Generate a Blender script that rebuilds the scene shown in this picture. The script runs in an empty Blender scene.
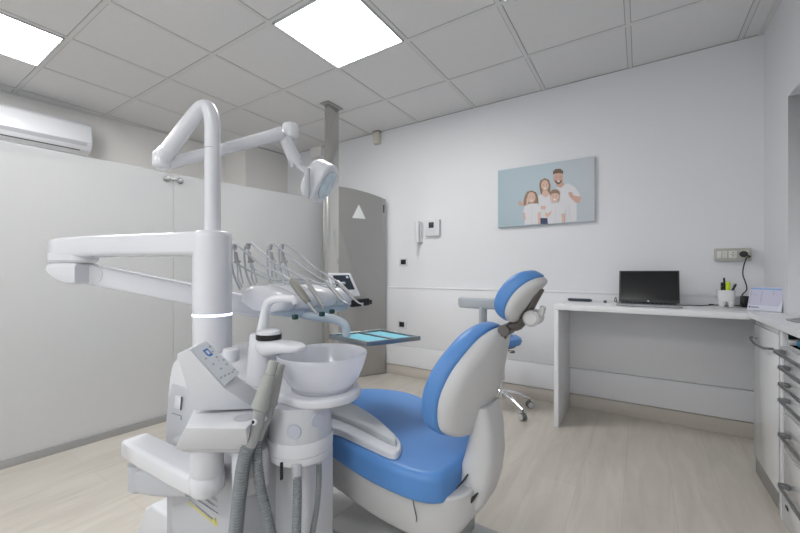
import bpy, bmesh, math, random
from mathutils import Vector, Matrix
random.seed(4)
SC = bpy.context.scene
COL = SC.collection
EYE = 1.05
# ---------------------------------------------------------------- survey helper
# the camera's calibration, used only to turn a measured direction plus a known
# distance (depth, or a known X / Y / Z plane of the room) into a real point
F, YAW, CY = 369.07, .5767, 272.0
cy_, sy_ = math.cos(YAW), math.sin(YAW)
def ray(x, y):
    u = (x-400)/F; v = (CY-y)/F
    return Vector((u*cy_-sy_, u*sy_+cy_, v))
def P(x, y, t): return ray(x, y)*t + Vector((0, 0, EYE))
def PX(x, y, X): r = ray(x, y); return P(x, y, X/r.x)
def PY(x, y, Y): r = ray(x, y); return P(x, y, Y/r.y)
def PZ(x, y, Z): r = ray(x, y); return P(x, y, (Z-EYE)/r.z)

# ---------------------------------------------------------------- materials
def mat(name, col, rough=.5, metal=0., noise=0., nscale=8., bump=0., spec=.5, trans=0., emis=None, estr=0., coat=0., ior=1.45, alpha=1., bscale=120.):
    m = bpy.data.materials.new(name); m.use_nodes = True
    nt = m.node_tree; b = nt.nodes['Principled BSDF']
    c4 = (*col, 1)
    b.inputs['Base Color'].default_value = c4
    b.inputs['Roughness'].default_value = rough
    b.inputs['Metallic'].default_value = metal
    b.inputs['Specular IOR Level'].default_value = spec
    b.inputs['Transmission Weight'].default_value = trans
    b.inputs['IOR'].default_value = ior
    b.inputs['Coat Weight'].default_value = coat
    b.inputs['Coat Roughness'].default_value = .08
    b.inputs['Alpha'].default_value = alpha
    tc = nt.nodes.new('ShaderNodeTexCoord')
    if noise > 0:
        n = nt.nodes.new('ShaderNodeTexNoise'); n.inputs['Scale'].default_value = nscale; n.inputs['Detail'].default_value = 4
        r = nt.nodes.new('ShaderNodeMix'); r.data_type = 'RGBA'
        r.inputs[6].default_value = tuple(max(0, c*(1-noise)) for c in col)+(1,)
        r.inputs[7].default_value = tuple(min(1, c*(1+noise)) for c in col)+(1,)
        nt.links.new(tc.outputs['Object'], n.inputs['Vector'])
        nt.links.new(n.outputs['Fac'], r.inputs[0]); nt.links.new(r.outputs[2], b.inputs['Base Color'])
    if bump > 0:
        n2 = nt.nodes.new('ShaderNodeTexNoise'); n2.inputs['Scale'].default_value = bscale
        bp = nt.nodes.new('ShaderNodeBump'); bp.inputs['Strength'].default_value = bump; bp.inputs['Distance'].default_value = .002
        nt.links.new(tc.outputs['Object'], n2.inputs['Vector'])
        nt.links.new(n2.outputs['Fac'], bp.inputs['Height']); nt.links.new(bp.outputs[0], b.inputs['Normal'])
    if emis:
        b.inputs['Emission Color'].default_value = (*emis, 1); b.inputs['Emission Strength'].default_value = estr
    return m

WALL = mat('wall_paint', (.755, .765, .79), .45, noise=.012, nscale=2, bump=.06, bscale=60)
WALLB = mat('warm_wall_paint', (.80, .79, .77), .6, noise=.012, nscale=2)
PANEL = mat('wall_panel_white', (.76, .77, .795), .35, noise=.01, nscale=3)
SKIRT = mat('beige_tile_skirting', (.56, .52, .47), .35, noise=.05, nscale=6)
WHITE = mat('enamel_white', (.70, .71, .745), .22, coat=.3)
WHITE2 = mat('satin_white_plastic', (.67, .68, .71), .38)
GREYP = mat('light_grey_plastic', (.50, .515, .55), .35)
GREYM = mat('mid_grey_plastic', (.36, .37, .37), .45)
ARMG = mat('armrest_grey', (.52, .545, .56), .45)
GREYARM = mat('grey_stool_pad', (.40, .44, .48), .5)
BLUE = mat('blue_upholstery', (.09, .245, .56), .42, noise=.03, nscale=14, bump=.12, bscale=260)
SHELL = mat('chair_shell_white', (.58, .58, .585), .4)
BLACK = mat('black_plastic', (.012, .012, .014), .35)
DARK = mat('dark_gap', (.03, .03, .033), .7)
DARKM = mat('dark_metal', (.14, .13, .125), .4, metal=.6)
SCREEN = mat('black_screen', (.008, .009, .011), .12)
SCRG = mat('slate_display', (.035, .045, .06), .2)
CHROME = mat('chrome', (.75, .76, .78), .12, metal=1)
STEEL = mat('brushed_steel', (.60, .59, .57), .2, metal=1, bump=.15, bscale=30)
STEEL2 = mat('satin_steel', (.42, .42, .43), .35, metal=.9)
HOSEG = mat('grey_hose', (.22, .24, .25), .5)
HOSEL = mat('light_instrument_hose', (.45, .48, .52), .45)
SUCT = mat('suction_grey', (.36, .37, .35), .42)
BEIGEG = mat('taupe_syringe_body', (.22, .215, .19), .35)
CABW = mat('cabinet_gloss_white', (.80, .81, .83), .12, coat=.5)
COUNT = mat('white_worktop', (.84, .85, .88), .25, noise=.01, nscale=20)
DESK = mat('white_laminate', (.82, .83, .85), .3)
PLINTH = mat('grey_plinth', (.30, .30, .29), .35, metal=.3)
HANDLE = mat('grey_handle', (.24, .245, .255), .35, metal=.7)
TEAL = mat('teal_mat', (.22, .60, .74), .6, noise=.05, nscale=60)
TRAYM = mat('tray_steel', (.30, .33, .34), .3, metal=.8)
ICE = mat('pale_blue_plastic', (.58, .66, .73), .35)
BEIGE = mat('cream_plastic', (.62, .60, .52), .5)
SOCK = mat('socket_beige_grey', (.46, .455, .42), .45)
SOCKW = mat('socket_ivory', (.72, .71, .66), .4)
PORC = mat('white_porcelain', (.80, .81, .82), .15, coat=.5)
TGREY = mat('cup_grey_root', (.42, .45, .47), .4)  # grey for the roots of the two-tone tooth cup
YELLOW = mat('highlighter_yellow', (.62, .80, .03), .45)
YEL2 = mat('warning_yellow', (.60, .57, .16), .5)
INK = mat('printed_dark_ink', (.10, .11, .13), .6)
INKL = mat('printed_grey_ink', (.36, .38, .42), .6)
BLUEI = mat('printed_blue', (.04, .16, .50), .5)
BLUEL = mat('printed_light_blue', (.20, .42, .72), .5)
PAPER = mat('calendar_paper', (.70, .71, .82), .6)
KEYF = mat('keypad_foil', (.62, .66, .70), .3)
TRI = mat('pale_triangle_sticker', (.70, .72, .72), .5)
TAPE = mat('hinge_black', (.05, .05, .05), .5)
WATERB = mat('teal_towel_blue', (.03, .20, .38), .6)
GREENB = mat('green_black_rubber', (.015, .06, .055), .5)
CASTG = mat('castor_tyre_grey', (.20, .205, .21), .5)
CASTW = mat('castor_hub', (.55, .56, .57), .35)
SINKM = mat('sink_grey', (.42, .43, .44), .3)
RINGL = mat('ring_light', (.7, .7, .9), .4, emis=(.62, .60, 1.0), estr=2.6)
PANL = mat('led_panel', (.9, .9, .9), .5, emis=(1.0, .985, .965), estr=19.0)
SPOTL = mat('spot_lens', (.9, .9, .9), .5, emis=(1, .95, .92), estr=14)
LED = mat('tiny_display_glow', (.1, .1, .1), .5, emis=(.5, .65, .9), estr=.6)

# frosted glass of the partition
def frosted():
    m = bpy.data.materials.new('frosted_partition_glass'); m.use_nodes = True
    nt = m.node_tree; nt.nodes.clear(); L = nt.links.new
    out = nt.nodes.new('ShaderNodeOutputMaterial')
    d = nt.nodes.new('ShaderNodeBsdfDiffuse'); d.inputs[0].default_value = (.86, .885, .91, 1)
    t = nt.nodes.new('ShaderNodeBsdfTranslucent'); t.inputs[0].default_value = (.93, .945, .96, 1)
    rf = nt.nodes.new('ShaderNodeBsdfRefraction'); rf.inputs['Roughness'].default_value = .36; rf.inputs['IOR'].default_value = 1.04; rf.inputs[0].default_value = (.92, .92, .92, 1)
    g = nt.nodes.new('ShaderNodeBsdfGlossy'); g.inputs['Roughness'].default_value = .16; g.inputs[0].default_value = (1, 1, 1, 1)
    m1 = nt.nodes.new('ShaderNodeMixShader'); m1.inputs[0].default_value = .5
    m2 = nt.nodes.new('ShaderNodeMixShader'); m2.inputs[0].default_value = .5
    m3 = nt.nodes.new('ShaderNodeMixShader')
    fr = nt.nodes.new('ShaderNodeFresnel'); fr.inputs[0].default_value = 1.35
    L(d.outputs[0], m1.inputs[1]); L(t.outputs[0], m1.inputs[2])
    L(m1.outputs[0], m2.inputs[1]); L(rf.outputs[0], m2.inputs[2])
    L(fr.outputs[0], m3.inputs[0]); L(m2.outputs[0], m3.inputs[1]); L(g.outputs[0], m3.inputs[2])
    L(m3.outputs[0], out.inputs[0])
    return m
FROST = frosted()
def bowlglass():
    m = bpy.data.materials.new('frosted_bowl_glass'); m.use_nodes = True
    nt = m.node_tree; b = nt.nodes['Principled BSDF']; L = nt.links.new
    b.inputs['Base Color'].default_value = (.90, .91, .96, 1)
    b.inputs['Roughness'].default_value = .2; b.inputs['Transmission Weight'].default_value = .65
    b.inputs['IOR'].default_value = 1.2; b.inputs['Coat Weight'].default_value = .6; b.inputs['Coat Roughness'].default_value = .06
    tr = nt.nodes.new('ShaderNodeBsdfTranslucent'); tr.inputs[0].default_value = (.9, .91, .95, 1)
    mx = nt.nodes.new('ShaderNodeMixShader'); mx.inputs[0].default_value = .22
    out = nt.nodes['Material Output']
    L(b.outputs[0], mx.inputs[1]); L(tr.outputs[0], mx.inputs[2]); L(mx.outputs[0], out.inputs[0])
    return m
BOWLG = bowlglass()
KNOBM = mat('bluish_filter_knob', (.50, .53, .61), .4)
def floor_mat():
    m = bpy.data.materials.new('pale_oak_floor'); m.use_nodes = True
    nt = m.node_tree; b = nt.nodes['Principled BSDF']; L = nt.links.new
    tc = nt.nodes.new('ShaderNodeTexCoord')
    mp = nt.nodes.new('ShaderNodeMapping'); mp.inputs['Rotation'].default_value = (0, 0, math.radians(90)); mp.inputs['Location'].default_value = (.0, .07, 0)
    br = nt.nodes.new('ShaderNodeTexBrick'); br.offset = .37; br.inputs['Scale'].default_value = 1
    br.inputs['Brick Width'].default_value = 1.25; br.inputs['Row Height'].default_value = .195; br.inputs['Mortar Size'].default_value = .0012; br.inputs['Mortar Smooth'].default_value = .3
    br.inputs['Color1'].default_value = (.585, .555, .51, 1); br.inputs['Color2'].default_value = (.56, .53, .485, 1); br.inputs['Mortar'].default_value = (.47, .44, .40, 1)
    L(tc.outputs['Object'], mp.inputs[0]); L(mp.outputs[0], br.inputs[0])
    mp2 = nt.nodes.new('ShaderNodeMapping'); mp2.inputs['Scale'].default_value = (7, .9, 1)
    n = nt.nodes.new('ShaderNodeTexNoise'); n.inputs['Scale'].default_value = 2.2; n.inputs['Detail'].default_value = 7; n.inputs['Roughness'].default_value = .62; n.inputs['Distortion'].default_value = .7
    L(tc.outputs['Object'], mp2.inputs[0]); L(mp2.outputs[0], n.inputs['Vector'])
    cr = nt.nodes.new('ShaderNodeValToRGB'); cr.color_ramp.elements[0].position = .32; cr.color_ramp.elements[0].color = (.91, .895, .87, 1); cr.color_ramp.elements[1].position = .62; cr.color_ramp.elements[1].color = (1.06, 1.05, 1.03, 1)
    L(n.outputs['Fac'], cr.inputs[0])
    mx = nt.nodes.new('ShaderNodeMix'); mx.data_type = 'RGBA'; mx.blend_type = 'MULTIPLY'; mx.inputs[0].default_value = 1
    L(br.outputs['Color'], mx.inputs[6]); L(cr.outputs[0], mx.inputs[7]); L(mx.outputs[2], b.inputs['Base Color'])
    b.inputs['Roughness'].default_value = .36
    return m
FLOORM = floor_mat()
TILE = mat('mineral_ceiling_tile', (.76, .76, .765), .85, noise=.02, nscale=30, bump=.15, bscale=300)
TBAR = mat('ceiling_grid_bar', (.72, .72, .72), .6)
GROOVE = mat('ceiling_grid_groove', (.40, .40, .39), .8)
def doormat():
    return mat('satin_grey_metal_door', (.44, .435, .425), .36, metal=.75, noise=.03, nscale=2)
DOORM = doormat()

# ---------------------------------------------------------------- mesh builder
def smooth_closed(pts, n=6):
    out = []; N = len(pts); pts = [Vector(p) for p in pts]
    for i in range(N):
        a, b, c, d = pts[i-1], pts[i], pts[(i+1) % N], pts[(i+2) % N]
        for k in range(n):
            t = k/n
            out.append(.5*((2*b)+(c-a)*t+(2*a-5*b+4*c-d)*t*t+(3*b-a-3*c+d)*t*t*t))
    return out
def smooth_open(pts, n=8):
    pts = [Vector(p) for p in pts]; q = [2*pts[0]-pts[1]]+pts+[2*pts[-1]-pts[-2]]; out = []
    for i in range(1, len(q)-2):
        a, b, c, d = q[i-1], q[i], q[i+1], q[i+2]
        for k in range(n):
            t = k/n
            out.append(.5*((2*b)+(c-a)*t+(2*a-5*b+4*c-d)*t*t+(3*b-a-3*c+d)*t*t*t))
    out.append(pts[-1]); return out
class G:
    def __init__(s): s.bm = bmesh.new()
    def _merge(s, tb, M=None, mi=0):
        if M is not None: bmesh.ops.transform(tb, matrix=M, verts=tb.verts)
        bmesh.ops.recalc_face_normals(tb, faces=tb.faces)
        for f in tb.faces: f.material_index = mi
        me = bpy.data.meshes.new('t'); tb.to_mesh(me); s.bm.from_mesh(me); tb.free(); bpy.data.meshes.remove(me)
        return s
    def box(s, x0, x1, y0, y1, z0, z1, bev=.003, seg=2, M=None, mi=0):
        tb = bmesh.new(); bmesh.ops.create_cube(tb, size=1)
        bmesh.ops.transform(tb, matrix=Matrix.Translation(((x0+x1)/2, (y0+y1)/2, (z0+z1)/2)) @ Matrix.Diagonal((abs(x1-x0), abs(y1-y0), abs(z1-z0), 1)), verts=tb.verts)
        if bev: bmesh.ops.bevel(tb, geom=list(tb.edges), offset=bev, segments=seg, affect='EDGES', profile=.5, clamp_overlap=True)
        return s._merge(tb, M, mi)
    def bar(s, a, b, w, h, bev=.004, mi=0, seg=3, up=(0, 0, 1)):
        a, b = Vector(a), Vector(b); d = (b-a); L = d.length; d.normalize(); up = Vector(up)
        sd = up.cross(d).normalized(); u2 = d.cross(sd)
        M = Matrix((( d.x, sd.x, u2.x, a.x), (d.y, sd.y, u2.y, a.y), (d.z, sd.z, u2.z, a.z), (0, 0, 0, 1)))
        return s.box(0, L, -w/2, w/2, -h/2, h/2, bev, seg, M, mi)
    def lathe(s, prof, center=(0, 0, 0), axis=(0, 0, 1), seg=40, mi=0, sx=1, sy=1):
        tb = bmesh.new(); rings = []
        for r, z in prof:
            if r < 1e-6: rings.append([tb.verts.new((0, 0, z))])
            else: rings.append([tb.verts.new((r*sx*math.cos(2*math.pi*k/seg), r*sy*math.sin(2*math.pi*k/seg), z)) for k in range(seg)])
        for a, b in zip(rings, rings[1:]):
            for k in range(seg):
                k2 = (k+1) % seg
                if len(a) == 1 and len(b) == 1: continue
                if len(a) == 1: tb.faces.new((a[0], b[k], b[k2]))
                elif len(b) == 1: tb.faces.new((a[k], b[0], a[k2]))
                else: tb.faces.new((a[k], b[k], b[k2], a[k2]))
        q = Vector((0, 0, 1)).rotation_difference(Vector(axis).normalized())
        return s._merge(tb, Matrix.Translation(center) @ q.to_matrix().to_4x4(), mi)
    def cyl(s, a, b, r, r2=None, seg=28, bev=.002, mi=0):
        a, b = Vector(a), Vector(b); L = (b-a).length; r2 = r if r2 is None else r2; e = min(bev, r*.5, r2*.5, L*.4)
        return s.lathe([(0, 0), (r-e, 0), (r, e), (r2, L-e), (r2-e, L), (0, L)], a, b-a, seg, mi)
    def tube(s, pts, r, seg=12, mi=0, smooth=0, sx=1., up=None):
        pts = [Vector(p) for p in pts]
        if smooth:
            if isinstance(r, (list, tuple)):
                rr = [v.x for v in smooth_open([(a, 0, 0) for a in r], smooth)]
                r = rr
            pts = smooth_open(pts, smooth)
        if not isinstance(r, (list, tuple)): r = [r]*len(pts)
        tb = bmesh.new(); rings = []; n = None
        for i, p in enumerate(pts):
            t = (pts[min(i+1, len(pts)-1)]-pts[max(i-1, 0)]).normalized()
            if n is None:
                a = Vector(up) if up else (Vector((0, 0, 1)) if abs(t.z) < .9 else Vector((1, 0, 0)))
                n = (a-a.dot(t)*t).normalized()
            else: n = (n-n.dot(t)*t).normalized()
            b = t.cross(n)
            rings.append([tb.verts.new(p+r[i]*(n*math.cos(2*math.pi*k/seg)+b*sx*math.sin(2*math.pi*k/seg))) for k in range(seg)])
        for a, b in zip(rings, rings[1:]):
            for k in range(seg): tb.faces.new((a[k], b[k], b[(k+1) % seg], a[(k+1) % seg]))
        tb.faces.new(rings[0]); tb.faces.new(rings[-1])
        return s._merge(tb, None, mi)
    def hose(s, pts, r, pitch=.006, mi=0, amp=.14, seg=12):
        c = smooth_open(pts, 24); acc = [0]
        for a, b in zip(c, c[1:]): acc.append(acc[-1]+(b-a).length)
        n = max(4, int(acc[-1]/(pitch/2))); out = []; rr = []; j = 0
        for i in range(n+1):
            d = acc[-1]*i/n
            while j < len(acc)-2 and acc[j+1] < d: j += 1
            k = (d-acc[j])/max(1e-9, acc[j+1]-acc[j]); out.append(c[j].lerp(c[j+1], k)); rr.append(r if i % 2 else r*(1-amp))
        return s.tube(out, rr, seg, mi)
    def prism(s, poly, vec, bev=.003, seg=2, mi=0):
        tb = bmesh.new(); vec = Vector(vec)
        a = [tb.verts.new(Vector(p)) for p in poly]; b = [tb.verts.new(Vector(p)+vec) for p in poly]
        tb.faces.new(a); tb.faces.new(b[::-1]); n = len(a)
        for i in range(n): tb.faces.new((a[i], a[(i+1) % n], b[(i+1) % n], b[i]))
        if bev: bmesh.ops.bevel(tb, geom=list(tb.edges), offset=bev, segments=seg, affect='EDGES', profile=.5, clamp_overlap=True)
        return s._merge(tb, None, mi)
    def hull(s, bot, top, bev=.003, seg=2, mi=0):
        tb = bmesh.new(); a = [tb.verts.new(Vector(p)) for p in bot]; b = [tb.verts.new(Vector(p)) for p in top]; n = len(a)
        tb.faces.new(a); tb.faces.new(b[::-1])
        for i in range(n): tb.faces.new((a[i], a[(i+1) % n], b[(i+1) % n], b[i]))
        if bev: bmesh.ops.bevel(tb, geom=list(tb.edges), offset=bev, segments=seg, affect='EDGES', profile=.5, clamp_overlap=True)
        return s._merge(tb, None, mi)
    def poly(s, pts, mi=0):
        vs = [s.bm.verts.new(Vector(p)) for p in pts]; f = s.bm.faces.new(vs); f.material_index = mi; return s
    def pad(s, outline, z0, z1, rb=.02, rt=.03, crown=.006, M=None, mi=0, n=5, fn=None, smooth=True):
        o = smooth_closed([(p[0], p[1], 0) for p in outline], n) if smooth else [Vector((p[0], p[1], 0)) for p in outline]
        c = Vector((sum(p.x for p in o)/len(o), sum(p.y for p in o)/len(o), 0)); N = len(o)
        area = sum(o[i].x*o[(i+1) % N].y-o[(i+1) % N].x*o[i].y for i in range(N))
        sg = 1 if area > 0 else -1
        nr = []
        for i in range(N):
            t = (o[(i+1) % N]-o[i-1]).normalized(); nr.append(Vector((-t.y*sg, t.x*sg, 0)))
        prof = []
        for k in range(5):
            a = math.pi/2*k/4; prof.append((rb*(1-math.sin(a)), z0+rb*(1-math.cos(a))))
        for k in range(6):
            a = math.pi/2*k/5; prof.append((rt*(1-math.cos(a)), z1-rt+rt*math.sin(a)))
        tb = bmesh.new(); rings = []
        for ins, z in prof:
            rings.append([tb.verts.new(o[i]+nr[i]*ins+Vector((0, 0, z))) for i in range(N)])
        last = [o[i]+nr[i]*rt for i in range(N)]
        for f, dz in ((.7, .5), (.4, .8), (.12, 1)):
            rings.append([tb.verts.new(c+(last[i]-c)*f+Vector((0, 0, z1+crown*dz))) for i in range(N)])
        for a, b in zip(rings, rings[1:]):
            for i in range(N): tb.faces.new((a[i], a[(i+1) % N], b[(i+1) % N], b[i]))
        tb.faces.new(rings[-1]); tb.faces.new(rings[0])
        if fn:
            for v in tb.verts: v.co = fn(v.co)
        return s._merge(tb, M, mi)
    def loft(s, rings, mi=0, cap=True):
        tb = bmesh.new(); R = [[tb.verts.new(Vector(p)) for p in r] for r in rings]; N = len(R[0])
        for a, b in zip(R, R[1:]):
            for i in range(N): tb.faces.new((a[i], a[(i+1) % N], b[(i+1) % N], b[i]))
        if cap: tb.faces.new(R[0]); tb.faces.new(R[-1])
        return s._merge(tb, None, mi)

def rrect(c, ax, ay, w, h, r, n=4):
    """rounded rectangle ring round c in the plane of unit vectors ax, ay"""
    c, ax, ay = Vector(c), Vector(ax), Vector(ay); out = []
    r = min(r, w/2-1e-4, h/2-1e-4)
    for qx, qy, a0 in ((1, 1, 0), (-1, 1, 90), (-1, -1, 180), (1, -1, 270)):
        for k in range(n+1):
            a = math.radians(a0+90*k/n)
            out.append(c+ax*(qx*(w/2-r)+r*math.cos(a))+ay*(qy*(h/2-r)+r*math.sin(a)))
    return out

def build(name, g, mats, parent=None, sharp=38, subsurf=0):
    bm = g.bm
    bmesh.ops.remove_doubles(bm, verts=bm.verts, dist=1e-5)
    for f in bm.faces: f.smooth = True
    lim = math.radians(sharp)
    for e in bm.edges:
        if len(e.link_faces) == 2:
            try:
                if e.calc_face_angle() > lim: e.smooth = False
            except Exception: pass
    me = bpy.data.meshes.new(name)
    off = Vector()
    if parent is None:
        xs = [v.co for v in bm.verts]
        off = Vector((sum(v.x for v in xs)/len(xs), sum(v.y for v in xs)/len(xs), min(v.z for v in xs)))
        bmesh.ops.translate(bm, vec=-off, verts=bm.verts)
    bm.to_mesh(me); bm.free()
    for m in (mats if isinstance(mats, (list, tuple)) else [mats]): me.materials.append(m)
    o = bpy.data.objects.new(name, me); COL.objects.link(o)
    if parent is not None:
        o.parent = parent
        base = parent; T = Matrix.Identity(4)
        while base is not None: T = T @ Matrix.Translation(base.location); base = base.parent if base.type == 'EMPTY' else (base.parent)
        # every ancestor below the Empty sits at the Empty's origin frame
        root = parent
        while root.parent is not None: root = root.parent
        if parent is root: o.matrix_parent_inverse = Matrix.Translation(-root.location)
    else: o.location = off
    return o
def thing(name, label, cat, loc, group=None):
    o = bpy.data.objects.new(name, None); COL.objects.link(o); o.location = loc; o.empty_display_size = .05
    o['label'] = label; o['category'] = cat
    if group: o['group'] = group
    return o
def solo(name, g, mats, label, cat, group=None, sharp=38):
    o = build(name, g, mats, None, sharp); o['label'] = label; o['category'] = cat
    if group: o['group'] = group
    return o
def struct(name, g, mats, sharp=38):
    o = build(name, g, mats, None, sharp); o['kind'] = 'structure'; return o
def lab(o, l): o['label'] = l; return o

# ================================================================= ROOM
H = 2.545; WY = 3.18; BY = -1.9
Q = math.radians
def bxmesh(name, m, *a, bev=0): g = G(); g.box(*a, bev=bev); return struct(name, g, m)
bxmesh('floor', FLOORM, -4.7, 1.2, BY, 3.4, -.06, 0)
bxmesh('wall_back', WALL, -4.0, 1.2, WY, WY+.1, 0, H+.1)
bxmesh('wall_right', WALL, 1.05, 1.15, BY, WY, 0, H+.1)
g = G(); g.box(-4.7, -3.6, BY-.1, BY, 0, H+.1, bev=0); g.box(.8, 1.2, BY-.1, BY, 0, H+.1, bev=0); g.box(-3.6, .8, BY-.1, BY, 0, .5, bev=0); g.box(-3.6, .8, BY-.1, BY, 2.45, H+.1, bev=0)
struct('wall_front', g, WALL)  # its wide opening is added to let fill light in
g = G()
for xx in (-3.6, -2.5, -1.4, -.3, .76): g.box(xx, xx+.04, BY-.07, BY-.03, .5, 2.45, bev=.003)
g.box(-3.6, .8, BY-.07, BY-.03, .5, .54, bev=.003); g.box(-3.6, .8, BY-.07, BY-.03, 2.41, 2.45, bev=.003)
struct('added_fill_window', g, WHITE2)  # unseen window, added so daylight fills the room from behind the viewer
# bulkhead over the worktop on the right
g = G(); g.box(.65, 1.05, BY, 2.73, 1.97, H, bev=0); g.box(.65, 1.05, 2.73, WY, 0, H, bev=0); struct('trim_1', g, WALL)
# left wall, slightly skewed, with the step out near the far corner
g = G()
g.prism([(-4.70, -1.9, 0), (-4.22, 2.6, 0), (-3.85, 2.62, 0), (-3.79, 3.19, 0), (-3.79, 3.30, 0), (-4.8, 3.30, 0), (-4.8, -1.9, 0)], (0, 0, H+.05), bev=0)
struct('wall_left', g, WALLB)
# ceiling: tiles, grooves and bars in one mesh
g = G(); g.box(-4.8, 1.2, BY, WY+.1, H, H+.05, bev=0, mi=0)
X0, Y0, T = -.061, 2.6228, .6
for i in range(-8, 2):
    x = X0+i*T
    if x < .65: g.box(x-.0165, x+.0165, BY, WY, H-.0008, H+.001, bev=0, mi=2); g.box(x-.012, x+.012, BY, WY, H-.004, H+.001, bev=0, mi=1)
for j in range(-1, 8):
    y = Y0-j*T
    if y < WY: g.box(-4.7, .65, y-.0165, y+.0165, H-.0006, H+.001, bev=0, mi=2); g.box(-4.7, .65, y-.012, y+.012, H-.0045, H+.001, bev=0, mi=1)
g.box(-3.8, .65, WY-.004, WY, H-.006, H+.001, bev=0, mi=2)
g.box(.625, .65, BY, WY, H-.006, H+.001, bev=0, mi=1)
g.prism([(-4.70, -1.9, H-.006), (-4.22, 2.6, H-.006), (-4.19, 2.6, H-.006), (-4.67, -1.9, H-.006)], (0, 0, .007), bev=0, mi=1)
g.prism([(-3.855, 2.62, H-.006), (-3.79, 3.18, H-.006), (-3.765, 3.18, H-.006), (-3.83, 2.62, H-.006)], (0, 0, .007), bev=0, mi=2)
struct('ceiling', g, [TILE, TBAR, GROOVE])
# panelled lower wall
g = G(); g.box(-2.215, .65, WY-.03, WY+.005, .305, .893, bev=.002); g.box(-2.215, .65, WY-.038, WY+.004, .105, .302, bev=.002); g.box(-2.215, .65, WY-.036, WY+.005, .885, .90, bev=.003)
struct('trim_2', g, PANEL)
bxmesh('baseboard_back', SKIRT, -2.215, .65, WY-.03, WY+.002, 0, .098, bev=.002)

# ---- ceiling lights
def led(i, j, label):
    x0 = X0+i*T; y1 = Y0-j*T
    t = thing('led_ceiling_panel', label, 'ceiling light', (x0+.3, y1-.3, H-.014), 'square LED panels in the ceiling grid')
    g = G(); a = .0165
    for bx in ((x0+a, x0+T-a, y1-a-.008, y1-a), (x0+a, x0+T-a, y1-T+a, y1-T+a+.008), (x0+a, x0+a+.008, y1-T+a, y1-a), (x0+T-a-.008, x0+T-a, y1-T+a, y1-a)):
        g.box(*bx, H-.012, H+.0, bev=.001)
    build('frame', g, WHITE2, t)
    g = G(); g.box(x0+.0245, x0+T-.0245, y1-T+.0245, y1-.0245, H-.008, H-.002, bev=0)
    build('diffuser', g, PANL, t)
led(-3, 1, 'square glowing LED ceiling panel nearest the steel column')
led(-6, 3, 'square glowing LED ceiling panel above the wall air conditioner, cut by the photo edge')
led(-4, 6, 'added unseen LED ceiling panel behind the viewer, left'); led(-1, 6, 'added unseen LED ceiling panel behind the viewer, right')  # two unseen panels added to light the near side of the room
# small recessed spot, only its rim enters the photo at the top edge
t = thing('recessed_spotlight', 'small round bright recessed spotlight at the top edge of the photo', 'ceiling light', (-.60, 1.95, H-.01))
sp = PZ(510, -3, H)
g = G(); g.lathe([(.030, 0), (.045, -.004), (.045, .003), (.03, .003)], (sp.x, sp.y, H-.003)); build('rim', g, WHITE2, t)
g = G(); g.lathe([(0, 0), (.029, 0)], (sp.x, sp.y, H-.002)); build('lens', g, SPOTL, t)

# ---- steel column
t = thing('steel_column', 'square brushed steel column rising from floor to ceiling at the glass edge', 'column', (-2.335, 2.44, 0))
M = Matrix.Translation((-2.325, 2.45, 0))
g = G(); g.box(-.022, .022, -.07, .07, 0, H-.008, bev=.004, M=M); build('post', g, STEEL, t)
g = G(); g.box(-.05, .05, -.10, .10, H-.008, H-.0035, bev=.002, M=M); build('ceiling_plate', g, STEEL2, t)
g = G(); g.box(-.05, .05, -.10, .10, 0, .008, bev=.002, M=M); build('base_plate', g, STEEL2, t)

# ---- glass partition
t = thing('glass_partition', 'frosted glass partition standing on a metal floor rail in front of the left wall', 'partition', (-2.86, .5, 0))
def pl(Y): return -2.86+(Y-.49)*.05/.78
def pane(ya, yb, za, zb):
    g = G(); xa, xb = pl(ya), pl(yb)
    g.hull([(xa-.01, ya, .035), (xa, ya, .035), (xb, yb, .035), (xb-.01, yb, .035)], [(xa-.01, ya, za), (xa, ya, za), (xb, yb, zb), (xb-.01, yb, zb)], bev=.0015, seg=1)
    return build('glass_pane', g, FROST, t)
pane(-1.85, -.12, 1.74, 1.75); pane(-.11, 1.3325, 1.75, 1.757); pane(1.3345, 2.74, 1.757, 1.79)
g = G(); ya, yb = -1.85, 2.74
g.hull([(pl(ya)-.03, ya, 0), (pl(ya)+.018, ya, 0), (pl(yb)+.018, yb, 0), (pl(yb)-.03, yb, 0)], [(pl(ya)-.03, ya, .04), (pl(ya)+.012, ya, .04), (pl(yb)+.012, yb, .04), (pl(yb)-.03, yb, .04)], bev=.003)
build('floor_rail', g, mat('brushed_aluminium', (.46, .46, .45), .35, metal=.7), t)
g = G(); g.box(pl(2.74)-.02, pl(2.74)+.02, 2.74, 2.765, 0, 1.80, bev=.003); build('end_profile', g, STEEL2, t)
g = G(); cz = 1.71; cx = pl(1.333)
for s in (-1, 1):
    yy = 1.333+s*.042; g.lathe([(0, 0), (.012, 0), (.021, .004), (.021, .014), (.014, .022), (0, .024)], (pl(yy), yy, cz), (1, 0, 0)); g.lathe([(0, 0), (.018, 0), (.018, .012), (0, .014)], (pl(yy)-.01, yy, cz), (-1, 0, 0))
g.bar((cx+.014, 1.333-.04, cz), (cx+.014, 1.333+.04, cz), .008, .010, bev=.002); g.lathe([(0, 0), (.010, 0), (.010, .01), (0, .012)], (cx+.012, 1.333, cz), (1, 0, 0))
build('glass_clamp', g, STEEL2, t)

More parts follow.
